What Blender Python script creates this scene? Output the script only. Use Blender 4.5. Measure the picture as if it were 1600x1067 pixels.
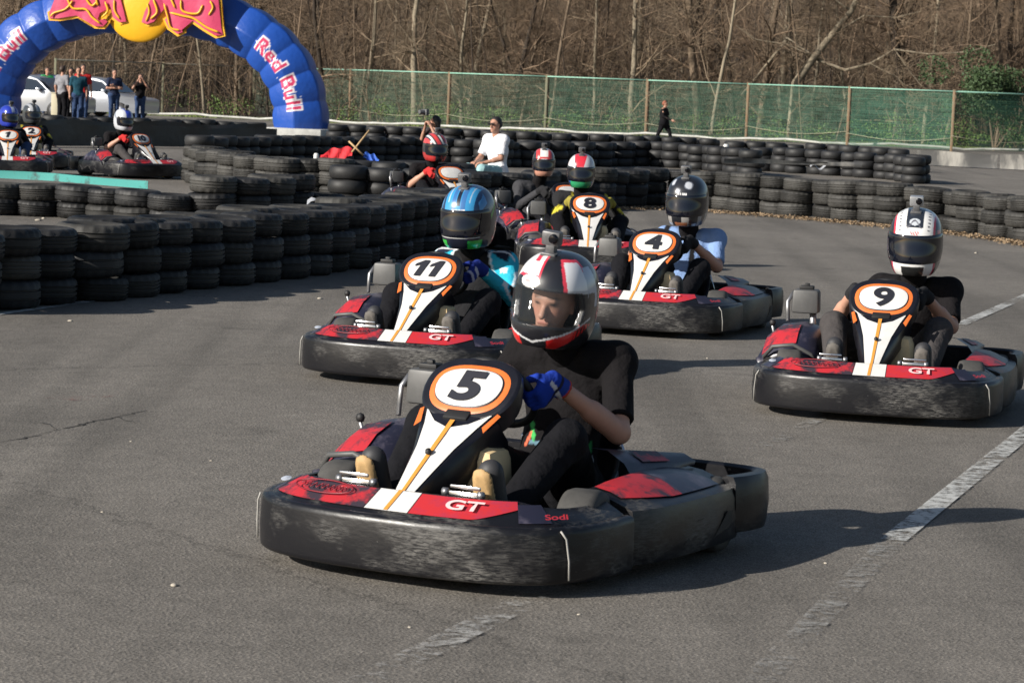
import bpy, bmesh, math, random
import numpy as np
from mathutils import Vector, Matrix
for _o in list(bpy.data.objects): bpy.data.objects.remove(_o)
SC = bpy.context.scene
COL = SC.collection
PI = math.pi
# ------------------------------------------------------------------ camera, light, exposure
CAM_H = 1.7; FPX = 4200.0
PITCH = math.radians(5.41); ROLL = math.radians(2.25)
cam_d = bpy.data.cameras.new('camera'); cam = bpy.data.objects.new('camera', cam_d); COL.objects.link(cam)
CR = Matrix.Rotation(PI/2-PITCH, 3, 'X') @ Matrix.Rotation(ROLL, 3, 'Z')
cam.matrix_world = Matrix.Translation((0, 0, CAM_H)) @ CR.to_4x4()
cam_d.sensor_width = 36; cam_d.lens = FPX/1600*36; cam_d.clip_end = 2000; cam_d.clip_start = .1
cam_d.dof.use_dof = True; cam_d.dof.focus_distance = 13.5; cam_d.dof.aperture_fstop = 14
SC.camera = cam
SUN_EL = math.radians(25); SUN_T = math.radians(31)      # the light travels to the right and away
tr = Vector((math.cos(SUN_T)*math.cos(SUN_EL), math.sin(SUN_T)*math.cos(SUN_EL), -math.sin(SUN_EL)))
sd = bpy.data.lights.new('sun', 'SUN'); so = bpy.data.objects.new('sun', sd); COL.objects.link(so)
sd.energy = 5.0; sd.angle = math.radians(.5); sd.color = (1, .945, .86)
so.rotation_euler = tr.to_track_quat('-Z', 'Y').to_euler(); so.location = (-30, -15, 30)
W = bpy.data.worlds.new('World'); SC.world = W; W.use_nodes = True
_n = W.node_tree.nodes; _sky = _n.new('ShaderNodeTexSky'); _sky.sky_type = 'NISHITA'; _sky.sun_disc = False
_sky.sun_elevation = SUN_EL; _sky.sun_rotation = math.atan2(-tr.x, -tr.y) % (2*PI)
_bg = _n['Background']; _bg.inputs[1].default_value = .06; W.node_tree.links.new(_sky.outputs[0], _bg.inputs[0])
SC.view_settings.view_transform = 'Standard'; SC.view_settings.look = 'None'
SC.view_settings.gamma = 1; SC.view_settings.use_curve_mapping = False
SC.view_settings.exposure = .55

def ray(px, py):
    return CR @ Vector(((px-800)/FPX, (533.5-py)/FPX, -1))
def at(px, py, z=0.0):
    """world point seen at pixel px,py (1600x1067) on the level z"""
    d = ray(px, py); t = (z-CAM_H)/d.z
    return Vector((0, 0, CAM_H)) + d*t
def atY(px, py, Y):
    d = ray(px, py); return Vector((0, 0, CAM_H)) + d*(Y/d.y)

# ------------------------------------------------------------------ object helpers
def put(o, label, cat, group=None, kind=None):
    if label: o['label'] = label
    if cat: o['category'] = cat
    if group: o['group'] = group
    if kind: o['kind'] = kind
    return o
def empty(name, loc=(0, 0, 0), rz=0, parent=None):
    o = bpy.data.objects.new(name, None); COL.objects.link(o); o.location = loc; o.rotation_euler = (0, 0, rz)
    o.empty_display_size = .2
    if parent: o.parent = parent
    return o
def thing(name, label, cat, loc=(0, 0, 0), rz=0, group=None):
    return put(empty(name, loc, rz), label, cat, group)
def link(name, me, parent=None, mats=None):
    o = bpy.data.objects.new(name, me); COL.objects.link(o)
    if parent: o.parent = parent
    if mats:
        for i, m in enumerate(mats if isinstance(mats, (list, tuple)) else [mats]):
            if i >= len(me.materials): me.materials.append(m)
    return o
def children(o): return [c for c in COL.objects if c.parent is o]
_kids = {}
def copy_tree(o, parent=None, kidmap=None):
    if kidmap is None:
        kidmap = {}
        for c in COL.objects:
            if c.parent: kidmap.setdefault(c.parent.name, []).append(c)
    c = o.copy(); COL.objects.link(c); c.parent = parent
    for ch in kidmap.get(o.name, []): copy_tree(ch, c, kidmap)
    return c

class MB:
    def __init__(s): s.v = []; s.f = []; s.m = []
    def add(s, vs, fs, mi=0):
        b = len(s.v); s.v += [tuple(v) for v in vs]; s.f += [tuple(b+i for i in f) for f in fs]; s.m += [mi]*len(fs); return s
    def box(s, c, size, rot=None, mi=0, taper=1.0):
        x, y, z = (k/2 for k in size); vs = []
        for dz in (-1, 1):
            t = taper if dz > 0 else 1
            for dx, dy in ((-1, -1), (1, -1), (1, 1), (-1, 1)):
                p = Vector((dx*x*t, dy*y*t, dz*z))
                if rot: p = rot @ p
                vs.append(p+Vector(c))
        return s.add(vs, [(0, 3, 2, 1), (4, 5, 6, 7), (0, 1, 5, 4), (1, 2, 6, 5), (2, 3, 7, 6), (3, 0, 4, 7)], mi)
    def tube(s, pts, rad, n=8, mi=0, caps=True, closed=False):
        pts = [Vector(p) for p in pts]; N = len(pts)
        R = rad if isinstance(rad, (list, tuple)) else [rad]*N
        up = None; rings = []
        for i, p in enumerate(pts):
            a = pts[i-1] if (i > 0 or closed) else p; b = pts[(i+1) % N] if (i < N-1 or closed) else p
            t = (b-a).normalized()
            if up is None:
                up = t.orthogonal().normalized()
            else:
                up = (up - t*up.dot(t)); up = up.normalized() if up.length > 1e-6 else t.orthogonal().normalized()
            w = t.cross(up)
            rings.append([p+(up*math.cos(2*PI*k/n)+w*math.sin(2*PI*k/n))*R[i] for k in range(n)])
        vs = [v for r in rings for v in r]; fs = []
        for i in range(N if closed else N-1):
            a = i*n; b = ((i+1) % N)*n
            fs += [(a+k, a+(k+1) % n, b+(k+1) % n, b+k) for k in range(n)]
        if caps and not closed:
            fs.append(tuple(range(n-1, -1, -1))); fs.append(tuple((N-1)*n+k for k in range(n)))
        return s.add(vs, fs, mi)
    def lathe(s, prof, n=32, M=None, mi=0, closed=False, cap=False):
        """prof = [(r, h)] about local Z; M maps to place"""
        vs = []; P = len(prof)
        for k in range(n):
            a = 2*PI*k/n; c, q = math.cos(a), math.sin(a)
            for r, h in prof:
                p = Vector((r*c, r*q, h)); vs.append(M @ p if M else p)
        fs = []
        for k in range(n):
            A = k*P; B = ((k+1) % n)*P
            for j in range(P if closed else P-1):
                j2 = (j+1) % P; fs.append((A+j, B+j, B+j2, A+j2))
        if cap:
            fs.append(tuple(k*P for k in range(n-1, -1, -1))); fs.append(tuple(k*P+P-1 for k in range(n)))
        return s.add(vs, fs, mi)
    def grid(s, rows, mi=0, closed=False):
        n = len(rows[0]); vs = [v for r in rows for v in r]; fs = []
        for i in range(len(rows)-1):
            for j in range(n if closed else n-1):
                j2 = (j+1) % n; fs.append((i*n+j, i*n+j2, (i+1)*n+j2, (i+1)*n+j))
        return s.add(vs, fs, mi)
    def mesh(s, name, mats, smooth=True, bevel=0, recalc=True, seg=2):
        me = bpy.data.meshes.new(name); me.from_pydata(s.v, [], s.f)
        for i, m in enumerate(s.m): me.polygons[i].material_index = m
        for m in (mats if isinstance(mats, (list, tuple)) else [mats]): me.materials.append(m)
        if bevel or recalc:
            bm = bmesh.new(); bm.from_mesh(me)
            if recalc: bmesh.ops.recalc_face_normals(bm, faces=bm.faces)
            if bevel:
                bmesh.ops.bevel(bm, geom=[e for e in bm.edges if e.is_manifold and e.calc_face_angle(0) > .5], offset=bevel, segments=seg, affect='EDGES', profile=.5, clamp_overlap=True)
            bm.to_mesh(me); bm.free()
        if smooth: me.shade_smooth(); 
        if smooth == 'auto' or bevel: me.set_sharp_from_angle(angle=math.radians(38))
        return me
    def obj(s, name, mats, parent=None, **k):
        return link(name, s.mesh(name, mats, **k), parent)

def poly_mesh(name, vs, fs, m, smooth=True, sharp=None):
    me = bpy.data.meshes.new(name); me.from_pydata([tuple(v) for v in vs], [], fs)
    if m: me.materials.append(m)
    if smooth: me.shade_smooth()
    if sharp: me.set_sharp_from_angle(angle=math.radians(sharp))
    return me
def fast_mesh(name, V, F, m, smooth=True):
    """V: Nx3 array, F: Mx4 or Mx3 array"""
    me = bpy.data.meshes.new(name); V = np.asarray(V, np.float32); F = np.asarray(F, np.int32)
    k = F.shape[1]
    me.vertices.add(len(V)); me.vertices.foreach_set('co', V.ravel())
    me.loops.add(F.size); me.loops.foreach_set('vertex_index', F.ravel())
    me.polygons.add(len(F)); me.polygons.foreach_set('loop_start', np.arange(0, F.size, k, dtype=np.int32))
    me.polygons.foreach_set('loop_total', np.full(len(F), k, np.int32))
    me.update(calc_edges=True); me.validate()
    if m: me.materials.append(m)
    if smooth: me.shade_smooth()
    return me
def paint(me, cols):
    a = me.color_attributes.new('Col', 'FLOAT_COLOR', 'POINT')
    c = np.ones((len(me.vertices), 4), np.float32); c[:, :3] = cols
    a.data.foreach_set('color', c.ravel())
def verts(me):
    a = np.empty(len(me.vertices)*3, np.float32); me.vertices.foreach_get('co', a); return a.reshape(-1, 3)

# ------------------------------------------------------------------ materials
def srgb(r, g, b):
    f = lambda c: (c/255/12.92) if c <= 10 else ((c/255+.055)/1.055)**2.4
    return (f(r), f(g), f(b))
def mat(name, col=(.5, .5, .5), rough=.6, metal=0, var=0, vscale=8, bump=0, bscale=60, bdist=.01, col2=None, attr=False,
        alpha=None, coat=0, spec=.5, detail=6, stretch=None, thr=None, sheen=0):
    m = bpy.data.materials.new(name); m.use_nodes = True; nt = m.node_tree; N = nt.nodes; L = nt.links
    b = N['Principled BSDF']; b.inputs['Roughness'].default_value = rough; b.inputs['Metallic'].default_value = metal
    b.inputs['Base Color'].default_value = (*col, 1); b.inputs['Coat Weight'].default_value = coat
    b.inputs['Specular IOR Level'].default_value = spec; b.inputs['Coat Roughness'].default_value = .05
    if sheen: b.inputs['Sheen Weight'].default_value = sheen
    tc = N.new('ShaderNodeTexCoord'); mp = N.new('ShaderNodeMapping'); L.new(tc.outputs['Object'], mp.inputs[0])
    if stretch: mp.inputs['Scale'].default_value = stretch
    src = None
    if attr:
        a = N.new('ShaderNodeAttribute'); a.attribute_name = 'Col'; src = a.outputs['Color']
        L.new(src, b.inputs['Base Color'])
    if var or col2:
        nz = N.new('ShaderNodeTexNoise'); nz.inputs['Scale'].default_value = vscale; nz.inputs['Detail'].default_value = detail
        nz.inputs['Roughness'].default_value = .65
        L.new(mp.outputs[0], nz.inputs[0])
        mx = N.new('ShaderNodeMix'); mx.data_type = 'RGBA'
        rm = N.new('ShaderNodeMapRange'); lo, hi = thr or (.3, .7)
        rm.inputs[1].default_value = lo; rm.inputs[2].default_value = hi
        L.new(nz.outputs[0], rm.inputs[0]); L.new(rm.outputs[0], mx.inputs[0])
        if src:
            hs = N.new('ShaderNodeHueSaturation'); hs.inputs['Value'].default_value = 1-var; L.new(src, hs.inputs['Color'])
            L.new(hs.outputs[0], mx.inputs[6]); L.new(src, mx.inputs[7])
        else:
            c2 = col2 or tuple(min(1, c*(1+var)) for c in col); c1 = col if col2 else tuple(c*(1-var) for c in col)
            mx.inputs[6].default_value = (*c1, 1); mx.inputs[7].default_value = (*c2, 1)
        L.new(mx.outputs[2], b.inputs['Base Color'])
        rr = N.new('ShaderNodeMapRange'); rr.inputs[3].default_value = max(0, rough-.08); rr.inputs[4].default_value = min(1, rough+.1)
        L.new(nz.outputs[0], rr.inputs[0]); L.new(rr.outputs[0], b.inputs['Roughness'])
    if bump:
        n2 = N.new('ShaderNodeTexNoise'); n2.inputs['Scale'].default_value = bscale; n2.inputs['Detail'].default_value = 4
        L.new(mp.outputs[0], n2.inputs[0]); bp = N.new('ShaderNodeBump'); bp.inputs['Strength'].default_value = bump
        bp.inputs['Distance'].default_value = bdist; L.new(n2.outputs[0], bp.inputs['Height']); L.new(bp.outputs[0], b.inputs['Normal'])
    if alpha is not None: b.inputs['Alpha'].default_value = alpha
    return m
# ------------------------------------------------------------------ implicit surfaces (surface nets)
def smin(a, b, k):
    if k <= 0: return np.minimum(a, b)
    h = np.maximum(k-np.abs(a-b), 0)/k
    return np.minimum(a, b)-h*h*k*.25
class Blob:
    """smooth union of tapered capsules; entries (a,b,ra,rb,k,squash,flat)"""
    def __init__(s): s.c = []; s.cut = []; s.sub = []
    def cap(s, a, b, ra, rb=None, k=.03, sq=None, flat=False):
        s.c.append((np.array(a, float), np.array(b, float), ra, ra if rb is None else rb, k, sq, flat)); return s
    def ball(s, a, r, k=.03, sq=None): return s.cap(a, a, r, r, k, sq)
    def chain(s, pts, rad, k=.03, **kw):
        for i in range(len(pts)-1): s.cap(pts[i], pts[i+1], rad[i], rad[i+1], k, **kw)
        return s
    def grow(s, d):
        b = Blob(); b.c = [(x[0], x[1], x[2]+d, x[3]+d, *x[4:]) for x in s.c]; return b
    @staticmethod
    def one(e, P):
        a, b, ra, rb, k, sq, flat = e
        if sq is not None:
            n = np.array(sq[0], float); n /= np.linalg.norm(n); m = (a+b)/2
            P = P + ((P-m) @ n)[..., None]*(sq[1]-1)*n
        d = b-a; L2 = float(d @ d)
        if L2 < 1e-10: return np.linalg.norm(P-a, axis=-1)-ra
        t = ((P-a) @ d)/L2; tc = np.clip(t, 0, 1)
        r = np.linalg.norm(P-(a+tc[..., None]*d), axis=-1)-(ra+(rb-ra)*tc)
        if flat: r = np.maximum(r, (t-1)*math.sqrt(L2))
        return r
    def __call__(s, P):
        v = np.full(P.shape[:-1], .3)
        for e in s.c: v = smin(v, s.one(e, P), e[4])
        for e in s.sub: v = np.maximum(v, -s.one(e, P))
        for n, o in s.cut: v = np.maximum(v, (P-np.array(o)) @ np.array(n))
        return v
    def bounds(s):
        lo = np.min([np.minimum(e[0], e[1])-max(e[2], e[3]) for e in s.c], axis=0); hi = np.max([np.maximum(e[0], e[1])+max(e[2], e[3]) for e in s.c], axis=0)
        return lo-.02, hi+.02
    def field(s, ax):
        n = [len(a) for a in ax]; v = np.full(n, .3)
        res = ax[0][1]-ax[0][0]
        for e in s.c:
            m = max(e[2], e[3])+e[4]+2.5*res; lo = np.minimum(e[0], e[1])-m; hi = np.maximum(e[0], e[1])+m
            sl = tuple(slice(max(0, int(np.searchsorted(ax[i], lo[i]))), min(n[i], int(np.searchsorted(ax[i], hi[i]))+1)) for i in range(3))
            if any(q.start >= q.stop for q in sl): continue
            G = np.stack(np.meshgrid(*[ax[i][sl[i]] for i in range(3)], indexing='ij'), -1)
            v[sl] = smin(v[sl], s.one(e, G), e[4])
        if s.sub or s.cut:
            G = np.stack(np.meshgrid(*ax, indexing='ij'), -1)
            for e in s.sub: v = np.maximum(v, -s.one(e, G))
            for nn, o in s.cut: v = np.maximum(v, (G-np.array(o)) @ np.array(nn))
        return v
def surfnet(f, lo, hi, res, field=None, proj=2):
    ax = [np.arange(lo[i], hi[i]+res, res) for i in range(3)]
    v = field(ax) if field else f(np.stack(np.meshgrid(*ax, indexing='ij'), -1))
    ins = v < 0; n = np.array(v.shape); C = n-1
    acc = np.zeros((*C, 3)); cnt = np.zeros(C)
    org = np.array([a[0] for a in ax]); edges = []
    for a in range(3):
        s0 = [slice(None)]*3; s1 = [slice(None)]*3; s0[a] = slice(0, -1); s1[a] = slice(1, None)
        cr = ins[tuple(s0)] != ins[tuple(s1)]
        idx = np.argwhere(cr)
        if not len(idx): continue
        v0 = v[tuple(s0)][cr]; v1 = v[tuple(s1)][cr]; t = v0/(v0-v1)
        pos = idx.astype(float); pos[:, a] += t
        b, c = [(1, 2), (2, 0), (0, 1)][a]
        for db in (0, -1):
            for dc in (0, -1):
                ci = idx.copy(); ci[:, b] += db; ci[:, c] += dc
                ok = np.all((ci >= 0) & (ci < C), axis=1)
                ii = tuple(ci[ok].T); np.add.at(acc, ii, pos[ok]); np.add.at(cnt, ii, 1)
        edges.append((a, b, c, idx, v0 < 0))
    act = cnt > 0; num = -np.ones(C, int); num[act] = np.arange(act.sum())
    V = acc[act]/cnt[act][:, None]*res+org
    Q = []
    for a, b, c, idx, neg in edges:
        q = []
        ok = np.ones(len(idx), bool)
        for db, dc in ((-1, -1), (0, -1), (0, 0), (-1, 0)):
            ci = idx.copy(); ci[:, b] += db; ci[:, c] += dc
            good = np.all((ci >= 0) & (ci < C), axis=1); ok &= good
            ci = np.clip(ci, 0, C-1); q.append(num[tuple(ci.T)])
        q = np.stack(q, 1); q[~neg] = q[~neg][:, ::-1]
        q = q[ok & (q >= 0).all(1)]; Q.append(q)
    Q = np.concatenate(Q)
    e = res*.3
    for _ in range(proj):
        g = np.stack([f(V+np.eye(3)[i]*e)-f(V-np.eye(3)[i]*e) for i in range(3)], 1)/(2*e)
        d = f(V); g2 = np.maximum((g*g).sum(1), .25); st = g*(d/g2)[:, None]
        L = np.linalg.norm(st, axis=1, keepdims=True); st *= np.minimum(1, res*.6/np.maximum(L, 1e-9)); V = V-st
    return V, Q
def blob_mesh(name, B, res, m, color=None):
    lo, hi = B.bounds(); V, Q = surfnet(B, lo, hi, res, field=B.field, proj=1)
    me = fast_mesh(name, V, Q, m)
    if color: paint(me, color(V))
    return me
# ------------------------------------------------------------------ ground
random.seed(4)
def ground_mat():
    m = mat('asphalt', (.125, .112, .098), .88, spec=.3); nt = m.node_tree; N = nt.nodes; L = nt.links; b = N['Principled BSDF']
    tc = N.new('ShaderNodeTexCoord')
    def nz(s, d=4, r=.6):
        n = N.new('ShaderNodeTexNoise'); n.inputs['Scale'].default_value = s; n.inputs['Detail'].default_value = d; n.inputs['Roughness'].default_value = r
        L.new(tc.outputs['Object'], n.inputs[0]); return n
    def rng(o, a, b_, c, d):
        r = N.new('ShaderNodeMapRange'); r.inputs[1].default_value = a; r.inputs[2].default_value = b_; r.inputs[3].default_value = c; r.inputs[4].default_value = d
        L.new(o, r.inputs[0]); return r.outputs[0]
    big = nz(.35, 5); mid = nz(6, 6, .7); fine = nz(120, 3, .85); vo = N.new('ShaderNodeTexVoronoi'); vo.inputs['Scale'].default_value = 70
    L.new(tc.outputs['Object'], vo.inputs[0])
    def mul(a, b_):
        k = N.new('ShaderNodeMath'); k.operation = 'MULTIPLY'; L.new(a, k.inputs[0]); L.new(b_, k.inputs[1]); return k.outputs[0]
    f = mul(rng(big.outputs[0], .3, .7, .8, 1.2), rng(mid.outputs[0], .3, .7, .86, 1.14))
    f = mul(f, rng(fine.outputs[0], .36, .64, .35, 1.75)); f = mul(f, rng(vo.outputs['Color'], 0, 1, .78, 1.25))
    # tar cracks
    wv = N.new('ShaderNodeTexVoronoi'); wv.feature = 'DISTANCE_TO_EDGE'; wv.inputs['Scale'].default_value = .16
    ds = N.new('ShaderNodeMixRGB'); ds.inputs[0].default_value = .35; L.new(tc.outputs['Object'], ds.inputs[1]); L.new(mid.outputs['Color'], ds.inputs[2])
    L.new(ds.outputs[0], wv.inputs[0])
    f = mul(f, rng(wv.outputs[0], 0, .0025, .62, 1))
    tm = N.new('ShaderNodeMapping'); tm.inputs['Rotation'].default_value = (0, 0, math.radians(18)); tm.inputs['Scale'].default_value = (1.5, .07, 1); L.new(tc.outputs['Object'], tm.inputs[0])
    tn = N.new('ShaderNodeTexNoise'); tn.inputs['Scale'].default_value = 1.1; tn.inputs['Detail'].default_value = 7; tn.inputs['Distortion'].default_value = .4; L.new(tm.outputs[0], tn.inputs[0])
    f = mul(f, rng(tn.outputs[0], .36, .52, .80, 1.03)); oil = nz(1.9, 3, .5); f = mul(f, rng(oil.outputs[0], .66, .72, 1, .80))
    mx = N.new('ShaderNodeMixRGB'); mx.blend_type = 'MULTIPLY'; mx.inputs[0].default_value = 1; mx.inputs[1].default_value = (.148, .134, .117, 1)
    cb = N.new('ShaderNodeCombineColor'); [L.new(f, cb.inputs[i]) for i in range(3)]; L.new(cb.outputs[0], mx.inputs[2]); L.new(mx.outputs[0], b.inputs['Base Color'])
    ad = N.new('ShaderNodeMath'); L.new(fine.outputs[0], ad.inputs[0]); L.new(vo.outputs['Distance'], ad.inputs[1])
    bp = N.new('ShaderNodeBump'); bp.inputs['Strength'].default_value = .6; bp.inputs['Distance'].default_value = .004
    L.new(ad.outputs[0], bp.inputs['Height']); L.new(bp.outputs[0], b.inputs['Normal'])
    return m
M_asphalt = ground_mat()
def sheet(name, pts, m, z=0.0):
    me = bpy.data.meshes.new(name); me.from_pydata([(p[0], p[1], z) for p in pts], [], [tuple(range(len(pts)))]); me.materials.append(m)
    o = link(name, me); o['kind'] = 'structure'; return o
sheet('asphalt_track', [(-120, -40), (120, -40), (120, 400), (-120, 400)], M_asphalt)

def worn_paint(name, col, thr=(.42, .6), scale=14):
    """worn paint: patches rubbed off down to nothing"""
    m = mat(name, col, .7); nt = m.node_tree; N = nt.nodes; L = nt.links; b = N['Principled BSDF']
    tc = N.new('ShaderNodeTexCoord'); n = N.new('ShaderNodeTexNoise'); n.inputs['Scale'].default_value = scale; n.inputs['Detail'].default_value = 9; n.inputs['Roughness'].default_value = .8
    L.new(tc.outputs['Object'], n.inputs[0]); r = N.new('ShaderNodeMapRange'); r.inputs[1].default_value = thr[0]; r.inputs[2].default_value = thr[1]
    n2 = N.new('ShaderNodeTexNoise'); n2.inputs['Scale'].default_value = 1.3; L.new(tc.outputs['Object'], n2.inputs[0])
    ad = N.new('ShaderNodeMath'); ad.operation = 'MULTIPLY_ADD'; ad.inputs[1].default_value = .5; L.new(n2.outputs[0], ad.inputs[0]); L.new(n.outputs[0], ad.inputs[2])
    sb = N.new('ShaderNodeMath'); sb.operation = 'SUBTRACT'; sb.inputs[1].default_value = .25; L.new(ad.outputs[0], sb.inputs[0])
    L.new(sb.outputs[0], r.inputs[0]); L.new(r.outputs[0], b.inputs['Alpha']); return m
M_paint = worn_paint('worn_white_paint', (.48, .48, .46), (.42, .60)); M_paint_faint = worn_paint('faint_white_paint', (.33, .32, .30), (.50, .72))
M_paint_mid = worn_paint('rubbed_white_paint', (.42, .41, .39), (.48, .66)); M_paint_pink = worn_paint('faint_red_paint', (.22, .08, .07), (.52, .72), 9)
def line(p, q, w, m, z=.0055):
    a = at(*p); b = at(*q); d = (b-a).normalized(); n = Vector((-d.y, d.x, 0))*w/2
    N = 24; me = MB(); rows = []
    for i in range(N+1):
        c = a.lerp(b, i/N); rows.append([(c-n).to_tuple()[:2]+(z,), (c+n).to_tuple()[:2]+(z,)])
    me.grid(rows); o = me.obj('painted_line', m, recalc=False); o['kind'] = 'structure'
line((1395, 845), (1660, 630), .105, M_paint); line((1120, 1130), (1395, 845), .10, M_paint_faint)
line((500, 1100), (870, 916), .12, M_paint_mid); line((1165, 712), (1300, 644), .09, M_paint_faint); line((1500, 508), (1660, 438), .10, M_paint)
line((-60, 500), (150, 470), .08, M_paint)
line((95, 625), (200, 608), .25, M_paint_pink); line((185, 585), (225, 582), .1, M_paint_pink)

M_crack = mat('tar_crack', (.03, .028, .026), .9)
def crack(px, w=.014):
    P = [at(*p) for p in px]; rows = []; rc = random.Random(px[0][1])
    for i in range(len(P)-1):
        for k in range(7):
            q = P[i].lerp(P[i+1], k/7); j = rc.gauss(0, .012); ww = w*rc.uniform(.3, 1.1); rows.append([(q.x+j, q.y-ww+j, .0025), (q.x+j, q.y+ww+j, .0025)])
    o = MB().grid(rows).obj('asphalt_crack', M_crack, recalc=False, smooth=False); o['kind'] = 'structure'
crack([(-10, 692), (40, 685), (95, 672), (130, 662), (180, 652), (238, 640)]); crack([(60, 660), (95, 672)], .008); crack([(180, 652), (215, 662)], .007)
# beyond the fence: leaf litter rising into a wooded bank
M_litter = mat('leaf_litter', (.045, .031, .020), .95, var=.45, vscale=1.2, bump=.8, bscale=6, bdist=.08)
M_grass_ground = mat('grass_ground', (.075, .095, .025), .95, var=.5, vscale=3, bump=.6, bscale=30, bdist=.03)
FL = at(40, 172); FR = at(1600, 236)     # fence foot line
def fence_pt(t): return FL.lerp(FR, t)
fd = (FR-FL); fd.z = 0; fdir = fd.normalized(); fnor = Vector((-fdir.y, fdir.x, 0))
if fnor.y < 0: fnor = -fnor
rows = []
for i in range(46):
    dist = .3+i*3.0; row = []
    for j in range(60):
        s = -40+j*3.4; p = FL+fdir*s+fnor*dist
        h = 0.01 if i == 0 else (.05+.25*math.sin(j*.7+i)*min(1, i/4)+max(0, dist-35)*.13+max(0, dist-80)*.1)
        row.append((p.x, p.y, max(.01, h)))
    rows.append(row)
g = MB().grid(rows).obj('wooded_bank', M_litter, recalc=False); g['kind'] = 'structure'
a = FL-fdir*10; b = FR+fdir*14
sheet('grass_verge', [a-fnor*.1, b-fnor*2.6, b+fnor*2, a+fnor*2], M_grass_ground, .006)

# ------------------------------------------------------------------ fence: posts, rail, net bays, pipe, cable
M_rust = mat('rusty_post', (.28, .145, .08), .85, var=.4, vscale=9, col2=(.23, .22, .15), bump=.3)
M_greenpost = mat('green_grey_post', (.17, .19, .13), .8, col2=(.26, .22, .14), vscale=7)
M_rail = mat('pale_green_rail', (.22, .42, .33), .6, var=.2, vscale=10)
M_greyrail = mat('grey_rail', (.32, .30, .24), .6, var=.2, vscale=10)
M_cable = mat('pale_cable', (.30, .29, .20), .6)
M_pipe = mat('white_pipe', (.48, .48, .44), .6, var=.3, vscale=3)
def net_mat(name, col, a0, a1, stripes=True):
    m = mat(name, col, .8); nt = m.node_tree; N = nt.nodes; L = nt.links; b = N['Principled BSDF']
    b.inputs['Transmission Weight'].default_value = 0
    tc = N.new('ShaderNodeTexCoord'); sx = N.new('ShaderNodeSeparateXYZ'); L.new(tc.outputs['Object'], sx.inputs[0])
    mp = N.new('ShaderNodeMapping'); mp.inputs['Scale'].default_value = (1, 1, 9); L.new(tc.outputs['Object'], mp.inputs[0])
    n = N.new('ShaderNodeTexNoise'); n.inputs['Scale'].default_value = 1.3; n.inputs['Detail'].default_value = 5; L.new(mp.outputs[0], n.inputs[0])
    w = N.new('ShaderNodeMath'); w.operation = 'MULTIPLY'; w.inputs[1].default_value = 72; L.new(sx.outputs[2], w.inputs[0])
    s = N.new('ShaderNodeMath'); s.operation = 'SINE'; L.new(w.outputs[0], s.inputs[0])
    ad = N.new('ShaderNodeMath'); ad.operation = 'MULTIPLY_ADD'; ad.inputs[1].default_value = .10; L.new(s.outputs[0], ad.inputs[0]); L.new(n.outputs[0], ad.inputs[2])
    r = N.new('ShaderNodeMapRange'); r.inputs[1].default_value = .3; r.inputs[2].default_value = .72; r.inputs[3].default_value = a0; r.inputs[4].default_value = a1
    L.new(ad.outputs[0], r.inputs[0]); L.new(r.outputs[0], b.inputs['Alpha']); return m
M_net = [net_mat('grey_wire_mesh', (.25, .23, .18), .08, .25), net_mat('thin_green_net', (.13, .20, .14), .08, .28), net_mat('green_net', (.085, .18, .125), .11, .37), net_mat('dense_green_net', (.06, .17, .115), .18, .46)]
post_px = [(85, 175), (253, 178), (395, 181), (545, 190), (699, 199), (851, 206), (1008, 213), (1165, 220), (1323, 229), (1486, 237), (1648, 242)]
fence = thing('mesh_fence', 'long boundary fence of rusty posts and green windbreak net in front of the bare wood', 'fence', FL)
fence.location = (0, 0, 0)
pp = [at(x, y) for x, y in post_px]
FH = [2.05, 2.08, 2.10, 2.12, 2.13, 2.14, 2.14, 2.14, 2.14, 2.14, 2.14]
for i, p in enumerate(pp):
    mb = MB().box((p.x, p.y, FH[i]/2), (.085, .06, FH[i]+.06)); mb.box((p.x, p.y, FH[i]+.045), (.1, .075, .03))
    mb.obj('post', M_greenpost if i in (0, 1, 2, 5) else M_rust, fence, smooth=False, bevel=.006)
for i in range(len(pp)-1):
    a, b = pp[i], pp[i+1]; K = 0 if i < 2 else (1 if i < 5 else (2 if i < 8 else 3))
    off = fnor*.05; rows = []
    for k in range(2):
        row = []
        for j in range(9):
            t = j/8; q = a.lerp(b, t)+off; h0 = .05; h1 = FH[i]*(1-t)+FH[i+1]*t-.02-.03*math.sin(PI*t)
            row.append((q.x, q.y, h0 if k == 0 else h1))
        rows.append(row)
    MB().grid(rows).obj('net_panel' if i > 1 else 'wire_panel', M_net[K], fence, recalc=False, smooth=False)
    MB().tube([(a.x, a.y, FH[i]), (b.x, b.y, FH[i+1])], .026, 8).obj('top_rail', M_greyrail if i < 2 else M_rail, fence)
    pts = []
    for j in range(9):
        t = j/8; q = a.lerp(b, t)-off; pts.append((q.x, q.y, .52-.18*math.sin(PI*t)+.04*math.sin(i*3)))
    MB().tube(pts, .010, 5).obj('sagging_cable', M_cable, fence)
a = pp[0]-fnor*.35; b = pp[-1]-fnor*.35; pts = []
for j in range(60):
    q = a.lerp(b, j/59); pts.append((q.x, q.y, .11+.035*math.sin(j*.9)+.02*math.sin(j*2.3)))
put(MB().tube(pts, .045, 8).obj('white_pipe', M_pipe), 'long white plastic pipe lying along the foot of the green fence', 'pipe')

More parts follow.
